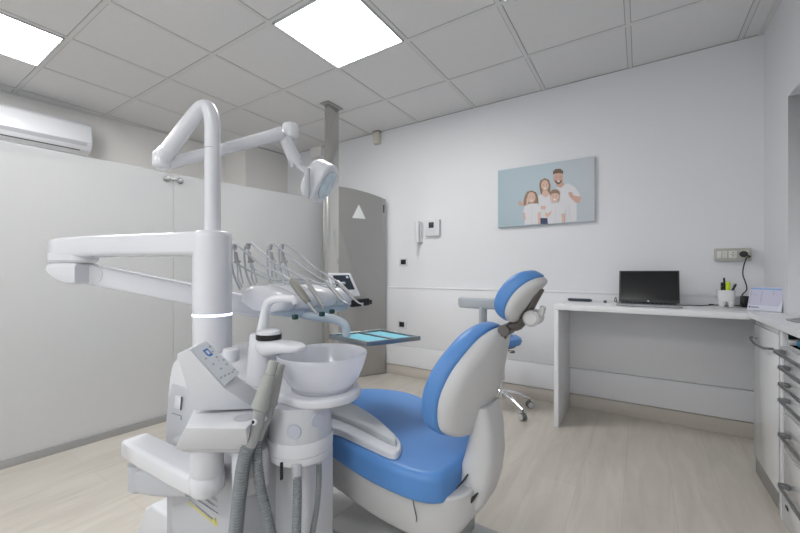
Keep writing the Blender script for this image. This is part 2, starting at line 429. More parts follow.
# ---- arched metal door leaf, ajar, hinged at the back wall
A = Vector((-2.236, 3.135, 0)); D = Vector((-.47, -.883, 0)).normalized(); Nn = Vector((D.y, -D.x, 0))
t = thing('arched_door', 'grey metal door leaf with arched top standing ajar behind the steel column', 'door', A)
prof = [A, A+Vector((0, 0, 1.80))]
for k in range(1, 13):
    u = k/12; z = 1.80+.115*math.sin(math.pi*min(1, .08+u*.55)/1.0)**.8 - .115*math.sin(math.pi*.08)**.8
    prof.append(A+D*(.66*u)+Vector((0, 0, z)))
prof.append(A+D*.66)
g = G(); g.prism([p+Vector((0, 0, .006 if p.z < .1 else 0)) for p in prof], Nn*-.035, bev=.003); build('leaf', g, DOORM, t)
g = G(); g.box(-.012, .012, -.012, .012, 1.66, 1.74, bev=.003, M=Matrix.Translation(A+Vector((.012, -.03, 0)))); build('hinge', g, TAPE, t)
# black lever on the leaf
def doorpt(px, py):
    r = ray(px, py); n = Nn; k = (A-Vector((0, 0, 0))).dot(n)/Vector((r.x, r.y, 0)).dot(n); return P(px, py, k)
front = -Nn if (-Nn).dot(Vector((0, 0, 0))-A) > 0 else Nn
off = front*(.038 if (front-(-Nn)).length < .1 else .003)
a, b = doorpt(349, 302), doorpt(369, 301.5)
g = G(); g.bar(a+off*1.0+front*.03, b+off*1.0+front*.03, .02, .045, bev=.004); g.cyl(a.lerp(b, .3)+off*.8, a.lerp(b, .3)+off+front*.03, .012); build('handle', g, BLACK, t)
g = G(); tri = [doorpt(350.5, 218.5), doorpt(364, 219.5), doorpt(357.3, 205)]
g.prism([p+off*1.02 for p in tri], front*.0015, bev=0)
solo('triangle_sticker', g, TRI, 'pale triangle sticker high on the grey arched door', 'sticker')

# ---- air conditioner on left wall
t = thing('air_conditioner', 'white split air conditioner mounted high on the left wall', 'air conditioner', (-4.36, .8, 2.12))
def lw(Y): return -4.70+(Y+1.9)*.48/4.5
ya, yb = .42, 1.285
def acsec(Y, sh=0): x = lw(Y); return [(x+.002, Y, 2.375), (x+.16, Y, 2.395), (x+.20, Y, 2.36), (x+.215, Y, 2.20), (x+.175, Y, 2.14), (x+.12, Y, 2.115), (x+.002, Y, 2.12)]
g = G(); g.hull(acsec(ya), acsec(yb), bev=.012, seg=3); build('casing', g, WHITE, t)
g = G()
def strip(y0, y1, x, z0, z1, th=.004): g.hull([(lw(y0)+x, y0, z0), (lw(y0)+x+th, y0, z0), (lw(y0)+x+th, y0, z1), (lw(y0)+x, y0, z1)], [(lw(y1)+x, y1, z0), (lw(y1)+x+th, y1, z0), (lw(y1)+x+th, y1, z1), (lw(y1)+x, y1, z1)], bev=.0008, seg=1)
g.hull([(lw(ya+.03)+.213, ya+.03, 2.196), (lw(ya+.03)+.217, ya+.03, 2.202), (lw(ya+.03)+.182, ya+.03, 2.152), (lw(ya+.03)+.178, ya+.03, 2.146)], [(lw(yb-.04)+.213, yb-.04, 2.196), (lw(yb-.04)+.217, yb-.04, 2.202), (lw(yb-.04)+.182, yb-.04, 2.152), (lw(yb-.04)+.178, yb-.04, 2.146)], bev=.0005, seg=1)
build('air_flap', g, GREYP, t)
g = G(); strip(ya+.03, yb-.08, .172, 2.136, 2.142, .006); build('outlet_slot', g, DARK, t)
g = G(); strip(ya+.01, yb-.01, .2135, 2.205, 2.208, .002); build('seam', g, INKL, t)
g = G()
for k in range(6):
    y = .835+.02*k
    g.hull([(lw(y)+.2098, y, 2.228), (lw(y)+.2118, y, 2.228), (lw(y)+.2113, y, 2.242), (lw(y)+.2093, y, 2.242)], [(lw(y)+.2098, y+.013, 2.228), (lw(y)+.2118, y+.013, 2.228), (lw(y)+.2113, y+.013, 2.242), (lw(y)+.2093, y+.013, 2.242)], bev=0)
build('maker_mark', g, INKL, t)

# ---- fixtures at wall top
t = thing('wall_sensor', 'small cream box with dark cap high on the back wall by the ceiling', 'sensor', PY(376, 140, 3.17))
a, b = PY(373.5, 132, 3.14), PY(379, 143, 3.14)
g = G(); g.box(a.x, b.x, 3.13, WY-.001, b.z, a.z-.012, bev=.003); build('body', g, BEIGE, t)
g = G(); g.box(a.x-.003, b.x+.003, 3.127, WY-.001, a.z-.012, a.z+.012, bev=.002); build('cap', g, PLINTH, t)
a, b = PY(311, 146, 3.16), PY(322, 156, 3.16)
g = G(); g.box(a.x, b.x, 3.145, WY-.001, b.z, a.z+.01, bev=.004)
solo('junction_box', g, WALLB, 'white junction box on the back wall just left of the steel column', 'junction box')

# ---- intercom
t = thing('intercom', 'white wall intercom with a handset beside a small display', 'intercom', (-1.74, 3.17, 1.4))
g = G(); g.box(-1.755, -1.60, 3.145, WY-.001, 1.395, 1.555, bev=.008, seg=3); build('station', g, WHITE2, t)
g = G(); g.box(-1.715, -1.66, 3.143, 3.147, 1.475, 1.53, bev=.001); build('display', g, SCRG, t)
g = G(); g.box(-1.865, -1.80, 3.15, WY-.001, 1.34, 1.545, bev=.008, seg=3); build('cradle', g, WHITE2, t)
g = G(); g.box(-1.857, -1.812, 3.115, 3.15, 1.335, 1.55, bev=.012, seg=3); build('handset', g, WHITE, t)
g = G(); c = [(-1.835+.008*math.cos(k*.9), 3.13+.008*math.sin(k*.9), 1.335-.0022*k) for k in range(60)]
g.tube(c, .0022, 6); build('coiled_cord', g, WHITE2, t)
def socket_small(zc, label):
    t = thing('wall_switch', label, 'switch', (-2.02, 3.17, zc), 'white framed black wall switches by the door')
    pr = WY if zc > .9 else WY-.03
    g = G(); g.box(-2.072, -1.968, pr-.012, pr+.001, zc-.042, zc+.042, bev=.003); build('plate', g, WHITE2, t)
    g = G(); g.box(-2.05, -1.99, pr-.015, pr-.011, zc-.025, zc+.025, bev=.001); build('module', g, BLACK, t)
socket_small(1.152, 'black wall switch in white plate below the intercom, above the wall panel ledge')
socket_small(.52, 'black wall switch in white plate low on the wall panelling by the door')

# ---- canvas photograph
t = thing('canvas_print', 'canvas photo print of a smiling family of four on the back wall', 'picture', (-.66, 3.16, 1.43))
cx0, cx1, cz0, cz1 = -1.035, -.288, 1.435, 1.93
BG = mat('print_background', (.46, .60, .68), .6)
nt = BG.node_tree; L = nt.links.new; tc = nt.nodes.new('ShaderNodeTexCoord'); sx = nt.nodes.new('ShaderNodeSeparateXYZ')
mr = nt.nodes.new('ShaderNodeMapRange'); mr.inputs[1].default_value = -1.035; mr.inputs[2].default_value = -.288
cr = nt.nodes.new('ShaderNodeValToRGB'); cr.color_ramp.elements[0].color = (.40, .50, .56, 1); cr.color_ramp.elements[1].color = (.60, .64, .68, 1)
cr.color_ramp.elements.new(.55).color = (.50, .60, .655, 1)
L(tc.outputs['Object'], sx.inputs[0]); L(sx.outputs[0], mr.inputs[0]); L(mr.outputs[0], cr.inputs[0]); L(cr.outputs[0], nt.nodes['Principled BSDF'].inputs['Base Color'])
g = G(); g.box(cx0, cx1, WY-.03, WY+.002, cz0, cz1, bev=.002); build('canvas', g, BG, t)
SK = mat('print_skin', (.62, .40, .32), .6); SK2 = mat('print_skin_pale', (.70, .48, .40), .6); HR = mat('print_brown_hair', (.16, .10, .075), .6); HR2 = mat('print_light_hair', (.30, .20, .13), .6)
SH = mat('print_white_shirt', (.72, .72, .75), .6); SHG = mat('print_shirt_fold', (.67, .67, .705), .6); JN = mat('print_navy_jeans', (.05, .07, .14), .6); TEE = mat('print_smile', (.85, .83, .82), .6)
MATS = [SK, SK2, HR, HR2, SH, SHG, JN, TEE, INK]
# picture coordinates: crop of the print, u to the right and v up
def uv(px, py, k):    # px,py in the enlarged crop (693 x 533 of region 480..610 x 140..240)
    p = PY(480+px/5.331, 140+py/5.33, WY-.0305-.0004*k); return p
g = G()
def ell(cx, cy, rx, ry, k, mi, n=20, a0=0, a1=360):
    g.poly([uv(cx+rx*math.cos(Q(a0+(a1-a0)*i/n)), cy+ry*math.sin(Q(a0+(a1-a0)*i/n)), k) for i in range(n if a1-a0 == 360 else n+1)], mi)
def pg(pts, k, mi): g.poly([uv(x, y, k) for x, y in pts], mi)
# father
pg([(418, 245), (470, 230), (505, 250), (530, 285), (540, 325), (515, 335), (515, 432), (410, 440), (400, 300), (405, 262)], 1, 4)
pg([(470, 280), (488, 276), (500, 296), (540, 303), (534, 330), (512, 335), (478, 302)], 2, 0)
pg([(403, 222), (440, 220), (450, 238), (430, 256), (408, 246)], 2, 0)
ell(417, 204, 26, 34, 3, 0); pg([(390, 186), (389, 168), (402, 155), (428, 153), (443, 165), (443, 184), (436, 178), (415, 176), (397, 180)], 4, 2)
pg([(398, 214), (404, 228), (417, 238), (431, 228), (437, 212), (433, 214), (418, 222), (402, 215)], 4, 2); ell(418, 221, 8, 4, 5, 7, 12)
ell(407, 200, 2.5, 2, 5, 8, 8); ell(427, 199, 2.5, 2, 5, 8, 8); pg([(416, 203), (420, 203), (421, 212), (415, 212)], 4, 1)
# mother
pg([(322, 215), (345, 203), (368, 212), (376, 240), (374, 285), (362, 290), (325, 290), (318, 260), (316, 235)], 5, 3)
pg([(308, 296), (325, 290), (368, 288), (382, 300), (378, 418), (322, 420)], 6, 4); pg([(322, 416), (362, 416), (362, 448), (322, 448)], 7, 6)
pg([(336, 268), (358, 268), (372, 288), (350, 306), (328, 292)], 7, 1); ell(346, 242, 20, 29, 8, 1); ell(347, 257, 7, 3.5, 9, 7, 12)
ell(338, 239, 2.2, 1.8, 9, 8, 8); ell(354, 238, 2.2, 1.8, 9, 8, 8)
pg([(326, 350), (350, 352), (378, 345), (380, 362), (345, 372), (324, 366)], 8, 1)
# girl
pg([(238, 300), (250, 276), (275, 269), (298, 278), (308, 300), (312, 335), (296, 340), (250, 350), (233, 350), (232, 325)], 10, 3)
pg([(240, 350), (262, 340), (300, 338), (322, 352), (326, 384), (308, 388), (310, 448), (236, 452), (240, 390), (228, 385)], 11, 4)
pg([(228, 385), (240, 388), (244, 425), (232, 425)], 12, 1); pg([(308, 386), (322, 384), (322, 446), (310, 448)], 12, 1)
ell(274, 307, 22, 29, 13, 1); ell(274, 321, 7, 3, 14, 7, 12); ell(265, 303, 2.2, 1.8, 14, 8, 8); ell(283, 303, 2.2, 1.8, 14, 8, 8)
pg([(204, 330), (214, 322), (222, 334), (232, 336), (230, 350), (212, 350), (205, 342)], 12, 0); pg([(248, 312), (256, 306), (260, 322), (254, 350), (246, 348)], 15, 1)
# boy
pg([(352, 352), (378, 336), (420, 336), (448, 352), (456, 392), (446, 440), (362, 447), (358, 398), (345, 388)], 16, 4)
pg([(434, 392), (452, 392), (453, 438), (438, 441)], 17, 1); pg([(348, 384), (362, 392), (382, 372), (378, 396), (358, 416), (346, 406)], 17, 1)
ell(399, 302, 24, 32, 18, 1); pg([(374, 300), (373, 278), (388, 264), (412, 263), (425, 276), (424, 292), (410, 284), (392, 284), (380, 290)], 19, 3)
ell(399, 317, 8, 3.5, 19, 7, 12); ell(390, 298, 2.2, 1.8, 19, 8, 8); ell(409, 297, 2.2, 1.8, 19, 8, 8)
pg([(400, 350), (404, 350), (406, 436), (400, 438)], 17, 5); pg([(470, 340), (476, 340), (484, 425), (478, 426)], 2, 5); pg([(276, 350), (280, 350), (276, 440), (272, 440)], 12, 5)
build('printed_family', g, MATS, t)

# ================================================================= DESK
t = thing('desk', 'long white desk against the back wall with one side panel', 'desk', (-.2, 2.9, 0))
g = G(); g.box(-.49, .648, 2.665, WY-.04, .795, .83, bev=.002); g.box(.64, 1.045, 2.665, 2.728, .795, .83, bev=.0); build('desk_top', g, DESK, t)
g = G(); g.box(-.49, -.462, 2.67, WY-.042, 0, .7945, bev=.0015); build('side_panel', g, DESK, t)

# laptop
t = thing('laptop', 'open black and silver laptop with dark screen on the white desk', 'laptop', (.04, 2.87, .831))
M = Matrix.Translation((.042, 2.77, .831)) @ Matrix.Rotation(Q(-1), 4, 'Z')
g = G(); g.box(-.172, .172, 0, .225, 0, .015, bev=.005, seg=3, M=M); build('base', g, mat('laptop_silver', (.34, .35, .37), .35, metal=.7), t)
g = G()
for r in range(5):
    for k in range(13): g.box(-.15+k*.0232, -.15+k*.0232+.019, .085+r*.022, .085+r*.022+.018, .0145, .0165, bev=.0005, seg=1, M=M)
build('keyboard', g, BLACK, t)
g = G(); g.box(-.05, .05, .012, .072, .0145, .0156, bev=.0004, seg=1, M=M); build('touchpad', g, STEEL2, t)
ML = M @ Matrix.Translation((0, .222, .012)) @ Matrix.Rotation(Q(-14), 4, 'X')
g = G(); g.box(-.170, .170, -.004, .004, 0, .222, bev=.0035, seg=3, M=ML); lid = build('screen_lid', g, mat('laptop_lid_dark', (.03, .03, .034), .3), t)
g = G(); g.box(-.160, .160, -.0052, -.004, .020, .212, bev=0, M=ML); build('screen', g, SCREEN, t)
g = G(); g.lathe([(0, 0), (.0055, 0), (.0055, .0006), (0, .0006)], ML @ Vector((0, -.0046, .0105)), ML.to_3x3() @ Vector((0, -1, 0)), 16); build('round_logo', g, WHITE2, t)
g = G(); g.tube([(-.135, 2.99, .84), (-.15, 2.985, .848), (-.145, 3.04, .87), (-.138, 3.03, .834)], .0025, 8, smooth=6)
solo('usb_cable', g, BLACK, 'short black cable looped at the left edge of the laptop', 'cable')
g = G(); g.tube([(.215, 2.96, .8345), (.27, 3.03, .8345), (.33, 3.04, .8345), (.365, 3.07, .836), (.40, 3.10, .837), (.50, 3.115, .838), (.538, 3.115, .838)], [.0022, .0022, .003, .003, .003, .0028, .0028], 8, smooth=8)
g.cyl((.372, 3.075, .839), (.398, 3.098, .839), .006, .0045)
solo('charger_lead', g, BLACK, 'thin black lead running across the desk from the laptop to the charger', 'cable')
g = G(); g.box(.53, .572, 3.09, 3.135, .831, .90, bev=.005); solo('laptop_charger', g, BLACK, 'black charger block standing on the desk between pen cup and calendar', 'charger')
# spectacle case / pen
g = G(); g.tube([(-.46, 3.05, .842), (-.45, 3.05, .842), (-.31, 3.036, .842), (-.295, 3.035, .842)], [.006, .0105, .0105, .006], 12, sx=1.4); solo('marker_pen', g, mat('dark_slate_pen', (.035, .05, .075), .35), 'slim dark slate pen case lying on the left end of the desk', 'pen')
g = G(); g.box(-.218, -.198, 2.985, 3.003, .831, .849, bev=.003); solo('usb_receiver', g, INK, 'tiny black cube on the desk left of the laptop', 'usb stick')

# tooth-shaped cup
t = thing('tooth_pen_cup', 'white tooth-shaped cup on the desk holding markers', 'pen cup', (.455, 3.06, .831))
cc = Vector((.452, 3.055, .831))
def ring(z, w, d, ww=0): return [cc+Vector(((w+ww*math.cos(4*a))*math.copysign(abs(math.cos(a))**.6, math.cos(a)), (d+ww*math.cos(4*a))*math.copysign(abs(math.sin(a))**.6, math.sin(a)), z)) for a in [2*math.pi*k/32 for k in range(32)]]
g = G(); g.loft([ring(.035, .036, .034), ring(.05, .040, .036), ring(.075, .042, .038), ring(.105, .042, .039), ring(.106, .037, .034), ring(.06, .034, .031)]); build('cup', g, PORC, t)
for sx_ in (-1, 1):
    for sy_2 in (-1, 1):
        g = G(); g.lathe([(0, 0), (.009, .001), (.015, .015), (.020, .04), (.0, .045)], cc+Vector((sx_*.022, sy_2*.017, 0)), (-sx_*.03, 0, 1), 16); build('root', g, PORC, t)
def pen(name, col, dx, dy, lx, ly, L, r, label, cat='marker'):
    b0 = cc+Vector((dx, dy, .066)); d = Vector((lx, ly, 1)).normalized(); t = thing(name, label, cat, b0)
    g = G(); g.cyl(b0, b0+d*L*.72, r); build('barrel', g, col, t); g = G(); g.cyl(b0+d*L*.725, b0+d*L, r*1.08, r*.9); build('cap', g, col, t)
pen('highlighter', YELLOW, .006, -.012, .02, -.05, .092, .0115, 'yellow-green highlighter in the tooth cup', 'highlighter')
pen('black_marker', BLACK, -.02, -.005, .02, .1, .088, .007, 'black marker upright at the left of the tooth cup')
pen('black_marker', BLACK, -.002, .013, -.03, .15, .118, .0055, 'tallest thin dark pen at the back of the tooth cup', 'pen')
pen('black_marker', BLACK, .016, .008, .42, .12, .086, .0065, 'black marker leaning right in the tooth cup')
# calendar
t = thing('desk_calendar', 'white and lilac desk calendar with blue header standing on the desk', 'calendar', (.62, 2.96, .831))
c0 = PZ(745.5, 310.5, .832); c1 = PZ(783, 311, .832)
c0 = Vector((.522, 2.905, .832)); c1 = Vector((.640, 2.80, .832))
cu = (c1-c0).normalized(); cw = (c1-c0).length; cn = Vector((cu.y, -cu.x, 0)); upv = (Vector((0, 0, 1))*.97-cn*.24).normalized()
def cal(u, v, k=0): return c0+cu*(u*cw)+upv*(v*.135)+cn*k
g = G(); g.prism([cal(0, 0), cal(1, 0), cal(1, 1), cal(0, 1)], -cn*.002, bev=0)
back = c0-cn*.075; g.prism([cal(0, 1, -.002), cal(1, 1, -.002), back+cu*cw, back], -cn*.002, bev=0); build('stand', g, PAPER, t)
g = G(); g.prism([cal(.01, .22, .0006), cal(.90, .22, .0006), cal(.97, .45, .003), cal(.985, .99, .0006), cal(.01, .99, .0006)], cn*.0006, bev=0); build('page', g, mat('lilac_page', (.58, .58, .72), .6), t)
g = G(); g.prism([cal(.02, .90, .0018), cal(.97, .90, .0018), cal(.97, .955, .0018), cal(.02, .955, .0018)], cn*.0004, bev=0); build('header', g, BLUEL, t)
for cx_, v0, v1 in ((.035, .3, .86), (.36, .3, .86), (.70, .52, .86)):
    v = v1; g = G()
    while v > v0: g.prism([cal(cx_, v-.022, .0018), cal(cx_+.035, v-.022, .0018), cal(cx_+.035, v, .0018), cal(cx_, v, .0018)], cn*.0002, bev=0); v -= .045
    build('date_column', g, INKL, t)
g = G()
for k in range(3): g.prism([cal(.10+k*.005, .70-.03*k, .0018), cal(.3, .70-.03*k, .0018), cal(.3, .706-.03*k, .0018), cal(.1, .706-.03*k, .0018)], cn*.0002, bev=0)
build('page_print', g, INKL, t); g = G(); g.prism([cal(.80, .68, .0018), cal(.9, .68, .0018), cal(.9, .70, .0018), cal(.8, .70, .0018)], cn*.0002, bev=0)
build('page_print', g, INKL, t)
g = G(); g.prism([cal(.04, .09, .0004), cal(.09, .09, .0004), cal(.09, .17, .0004), cal(.04, .17, .0004)], cn*.0003, bev=0)
for k in range(8): g.prism([cal(.115+k*.03, .105, .0004), cal(.137+k*.03, .105, .0004), cal(.137+k*.03, .15, .0004), cal(.115+k*.03, .15, .0004)], cn*.0003, bev=0)
build('printed_name', g, INK, t)
g = G(); g.box(.36, .56, 2.80, 2.93, .8305, .8318, bev=0, M=None); solo('paper_sheet', g, WHITE2, 'thin white paper sheet lying on the desk before the pen cup', 'paper')

# power strip on wall
t = thing('socket_strip', 'grey beige wall socket box with four outlets above the desk', 'socket', (.5, 3.16, 1.12))
g = G(); g.box(.41, .59, WY-.035, WY-.0005, 1.122, 1.202, bev=.004); build('housing', g, SOCK, t)
for x, w in ((.432, .014), (.4585, .016), (.498, .032), (.553, .032)):
    g = G(); g.box(x-w/2-.004, x+w/2+.004, WY-.038, WY-.034, 1.140, 1.186, bev=.002); build('outlet', g, SOCKW, t)
for k in (-.012, 0, .012): g = G(); g.lathe([(0, 0), (.0022, 0), (.0022, .001), (0, .001)], (.4585, WY-.0385, 1.163+k), (0, -1, 0), 10); build('pin_hole', g, INK, t)
for k in (-.01, 0, .01): g = G(); g.lathe([(0, 0), (.0022, 0), (.0022, .001), (0, .001)], (.498+k, WY-.0385, 1.163), (0, -1, 0), 10); build('pin_hole', g, INK, t)
for k in (-.010, .010): g = G(); g.box(.498-.005, .498+.005, WY-.0392, WY-.038, 1.163+k-.002, 1.163+k+.002, bev=0); build('pin_hole', g, INK, t)
g = G()
for x in (.418, .582):
    for z in (1.131, 1.193): g = G(); g.lathe([(0, 0), (.003, 0), (.003, .001), (0, .0015)], (x, WY-.0362, z), (0, -1, 0), 10); build('screw', g, STEEL2, t)
t = thing('power_plug', 'round black power plug in the right outlet with a hanging cable', 'plug', (.55, 3.13, 1.1))
g = G(); g.lathe([(0, 0), (.019, 0), (.021, .004), (.019, .022), (.013, .032), (0, .034)], (.548, WY-.0385, 1.163), (0, -1, 0), 24); build('plug_body', g, BLACK, t)
g = G(); q = [(.556, 3.125, 1.16), (.575, 3.115, 1.145)] + [tuple(PY(x, y, 3.12)) for x, y in ((746.5, 258), (743.5, 267), (743, 275), (746, 284), (746.5, 290), (742, 295))] + [(.552, 3.115, .896)]
g.tube(q, .0034, 8, smooth=8); build('power_cable', g, BLACK, t)

# ================================================================= CABINETS ON THE RIGHT
g = G()
# worktop with an oval opening for the basin
bc = Vector((.735, 2.29, 0)); n = 40; e = []
for k in range(n):
    a = 2*math.pi*k/n; e.append((bc.x+.19*math.cos(a), bc.y+.20*math.sin(a)))
def recthit(a):
    dx, dy = math.cos(a), math.sin(a); x0, x1, y0, y1 = .487, 1.043, 1.61, 2.66; best = 1e9
    if dx > 1e-9: best = min(best, (x1-bc.x)/dx)
    if dx < -1e-9: best = min(best, (x0-bc.x)/dx)
    if dy > 1e-9: best = min(best, (y1-bc.y)/dy)
    if dy < -1e-9: best = min(best, (y0-bc.y)/dy)
    return bc.x+dx*best, bc.y+dy*best
angs = sorted(set([2*math.pi*k/n for k in range(n)]+[math.atan2(y-bc.y, x-bc.x) % (2*math.pi) for x in (.487, 1.043) for y in (1.61, 2.66)]))
inn = [(bc.x+.19*math.cos(a), bc.y+.20*math.sin(a)) for a in angs]; outr = [recthit(a) for a in angs]
tb = bmesh.new(); N = len(angs); V = {}
for nm, l, z in (('it', inn, .836), ('ot', outr, .836), ('ob', outr, .808), ('ib', inn, .808)): V[nm] = [tb.verts.new((p[0], p[1], z)) for p in l]
for i in range(N):
    j = (i+1) % N
    for a, b in (('it', 'ot'), ('ot', 'ob'), ('ob', 'ib'), ('ib', 'it')): tb.faces.new((V[a][i], V[b][i], V[b][j], V[a][j]))
g._merge(tb)
solo('worktop', g, COUNT, 'white worktop over the drawer cabinets at the right wall', 'worktop', sharp=30)
g = G(); g.lathe([(1.0, .0015), (.985, .004), (.94, .001), (.92, -.01), (.8, -.040), (.5, -.052), (.1, -.056), (0, -.056)], (bc.x, bc.y, .836), (0, 0, 1), 48, sx=.19*.99, sy=.20*.99)
sk = G(); sk.bm = g.bm; solo('washbasin', sk, SINKM, 'oval grey basin set into the white worktop at the right edge', 'sink')

t = thing('door_cabinet', 'glossy white one-door base cabinet at the desk end of the worktop', 'cabinet', (.75, 2.43, 0))
g = G(); g.box(.522, 1.045, 2.205, 2.223, .085, .765, bev=.001); g.box(.522, 1.045, 2.637, 2.655, .085, .805, bev=.001); g.box(.522, 1.045, 2.222, 2.638, .085, .103, bev=.001); g.box(1.03, 1.045, 2.222, 2.638, .1, .66, bev=.001); build('body', g, CABW, t)
g = G(); g.box(.505, .521, 2.235, 2.650, .088, .775, bev=.0015); d = build('door', g, CABW, t)
g = G(); g.box(.512, .521, 2.235, 2.650, .777, .806, bev=.001); build('top_rail', g, CABW, t)
g = G(); g.tube([(.504, 2.59, .712), (.482, 2.592, .712), (.474, 2.55, .706), (.468, 2.44, .698), (.476, 2.34, .700), (.484, 2.315, .702), (.504, 2.315, .702)], .0055, 10, smooth=5); build('handle', g, HANDLE, d)
g = G(); g.box(.512, .53, 2.235, 2.655, 0, .084, bev=.001); build('plinth', g, PLINTH, t)
g = G(); g.box(.503, .524, 2.195, 2.233, 0, .806, bev=.001); build('end_stile', g, CABW, t)

t = thing('drawer_cabinet', 'white drawer cabinet with long grey bar handles, cut by the right photo edge', 'cabinet', (.75, 1.9, 0))
g = G(); g.box(.522, 1.045, 1.62, 2.19, .03, .745, bev=.001); g.box(.522, 1.045, 2.175, 2.19, .745, .765, bev=.001); build('body', g, CABW, t)
for k, ((a, b), hh) in enumerate(zip([(.742, .700), (.694, .632), (.626, .562), (.556, .470), (.464, .310), (.304, .125)], [.725, .663, .594, .530, .390, .185])):
    dx = -.012 if k == 0 else 0
    g = G(); g.box(.503+dx, .520+dx, 1.63, 2.165, b, a, bev=.0015)
    if k == 0:
        g.box(.518+dx, .60, 2.150, 2.163, b+.008, a-.008, bev=.001); g.box(.518+dx, .522, 1.63, 2.15, b+.005, b+.012, bev=.0005)
    dr = build('drawer', g, CABW, t)
    g = G(); y0, y1 = 1.67, 2.095
    g.tube([(.503+dx, y1, hh), (.478+dx, y1, hh), (.472+dx, y1-.008, hh), (.472+dx, y0+.008, hh), (.478+dx, y0, hh), (.503+dx, y0, hh)], .0065, 10, sx=1.0)
    g.box(.47+dx, .503+dx, y1-.014, y1+.010, hh-.009, hh+.009, bev=.004)
    build('handle', g, HANDLE, dr)
g = G(); g.box(.505, .522, 1.63, 2.185, .0, .118, bev=.001); build('plinth', g, CABW, t)
g = G(); g.box(.5035, .506, 2.118, 2.15, .075, .088, bev=.001); build('plinth_slot', g, DARK, t)
g = G(); g.box(.53, .95, 1.66, 2.13, .746, .775, bev=.01, seg=3); solo('blue_pouch', g, WATERB, 'dark blue pouch lying in the slightly open top drawer', 'pouch')

# ================================================================= STOOL
sc = Vector((-.895, 2.785, 0))
t = thing('dental_stool', 'blue seated wheeled stool with grey curved backrest behind the dental chair', 'stool', sc)
g = G(); g.lathe([(0, 0), (.12, .0), (.148, .012), (.156, .035), (.150, .058), (.12, .072), (0, .078)], sc+Vector((0, 0, .495)), seg=48); build('seat', g, BLUE, t)
g = G(); g.lathe([(0, 0), (.11, 0), (.12, .01), (0, .012)], sc+Vector((0, 0, .483))); g.bar(sc+Vector((.02, -.02, .478)), sc+Vector((.11, -.09, .470)), .012, .006); g.lathe([(0, 0), (.018, .003), (.02, .01), (.014, .018), (0, .02)], sc+Vector((.12, -.10, .462))); build('seat_plate', g, DARKM, t)
g = G(); n = 22
g.tube([sc+Vector((0, 0, .22+.245*k/(2*n))) for k in range(2*n+1)], [.034 if k % 2 else .026 for k in range(2*n+1)], 24); build('gas_spring_sleeve', g, WHITE2, t)
g = G(); g.cyl(sc+Vector((0, 0, .11)), sc+Vector((0, 0, .225)), .026); g.lathe([(0, .09), (.04, .09), (.045, .1), (.04, .15), (.03, .16), (0, .16)], sc); build('hub', g, CHROME, t)
g = G(); bc_ = Vector((-1.02, 2.66, 0))
pts = [bc_+Vector((.175*math.sin(a), -.06*math.cos(a)+.04, .815)) for a in [Q(x) for x in range(-70, 71, 10)]]
rr_ = []
for i, p in enumerate(pts):
    tt = (pts[min(i+1, len(pts)-1)]-pts[max(0, i-1)]).normalized(); nn = Vector((-tt.y, tt.x, 0)); sc_ = 1 if 0 < i < len(pts)-1 else .75
    rr_.append(rrect(p, nn, (0, 0, 1), .035*sc_, .082*sc_, .016))
g.loft(rr_); build('backrest', g, GREYARM, t)
g = G(); g.tube([sc+Vector((-.05, -.02, .478)), (-.97, 2.70, .475), (-.985, 2.66, .50), (-.985, 2.655, .62), (-.985, 2.655, .79)], .022, 12, smooth=6, sx=1.7, up=(1, 0, 0)); build('back_post', g, GREYARM, t)
for a in (-32, 40, 112, 184, 256):
    d = Vector((math.cos(Q(a)), math.sin(Q(a)), 0)); e = sc+d*.235
    g = G(); g.tube([sc+d*.02+Vector((0, 0, .135)), sc+d*.10+Vector((0, 0, .125)), sc+d*.18+Vector((0, 0, .095)), e+Vector((0, 0, .072))], [.020, .018, .014, .011], 12, smooth=5); leg = build('leg', g, CHROME, t)
    pd = Vector((-d.y, d.x, 0)).normalized()
    g = G(); g.cyl(e+Vector((0, 0, .045)), e+Vector((0, 0, .07)), .008, mi=0)
    for s in (-1, 1):
        g.lathe([(.013, 0), (.024, .0), (.027, .004), (.027, .010), (.024, .014), (.013, .014)], e+pd*s*.006+Vector((.0, 0, .0275)), pd*s, 24, mi=0)
        g.lathe([(0, .012), (.019, .0125), (.021, .0145), (0, .016)], e+pd*s*.006+Vector((0, 0, .0275)), pd*s, 24, mi=1)
    build('castor', g, [CASTG, CASTW], leg)

# ================================================================= DENTAL CHAIR (feet to -X, head to +X)
CY0 = 1.12
t = CH = thing('dental_chair', 'white dental patient chair with blue upholstered seat, backrest and headrest', 'dental chair', (-.7, CY0, 0))
seat = [(-.440, .945), (-.462, .895), (-.53, .872), (-.66, .878), (-.80, .905), (-.95, .945), (-1.15, .985), (-1.45, .995), (-1.72, 1.0), (-1.78, 1.04), (-1.79, CY0), (-1.78, 1.21), (-1.70, 1.25), (-1.45, 1.265), (-1.22, 1.29), (-1.14, 1.365), (-1.03, 1.435), (-.89, 1.455), (-.75, 1.41), (-.60, 1.37), (-.48, 1.33), (-.435, 1.26), (-.43, 1.10)]
def fs(v):
    k = v.copy()
    if v.x < -1.15: k.z -= (-1.15-v.x)*.10
    return k
g = G(); g.pad(seat, .415, .497, rb=.012, rt=.026, crown=.004, n=5, fn=fs); build('seat_cushion', g, BLUE, t)
c = Vector((-1.0, CY0, 0))
def inset(pl_, k): return [(c.x+(x-c.x)*k, c.y+(y-c.y)*k*.98) for x, y in pl_]
und = [(-.395, 1.0), (-.43, .92), (-.52, .893), (-.66, .897), (-.80, .924), (-.95, .965), (-1.15, 1.01), (-1.45, 1.02), (-1.72, 1.03), (-1.75, CY0), (-1.72, 1.21), (-1.45, 1.24), (-1.22, 1.26), (-1.1, 1.33), (-.9, 1.41), (-.60, 1.34), (-.46, 1.30), (-.395, 1.22)]
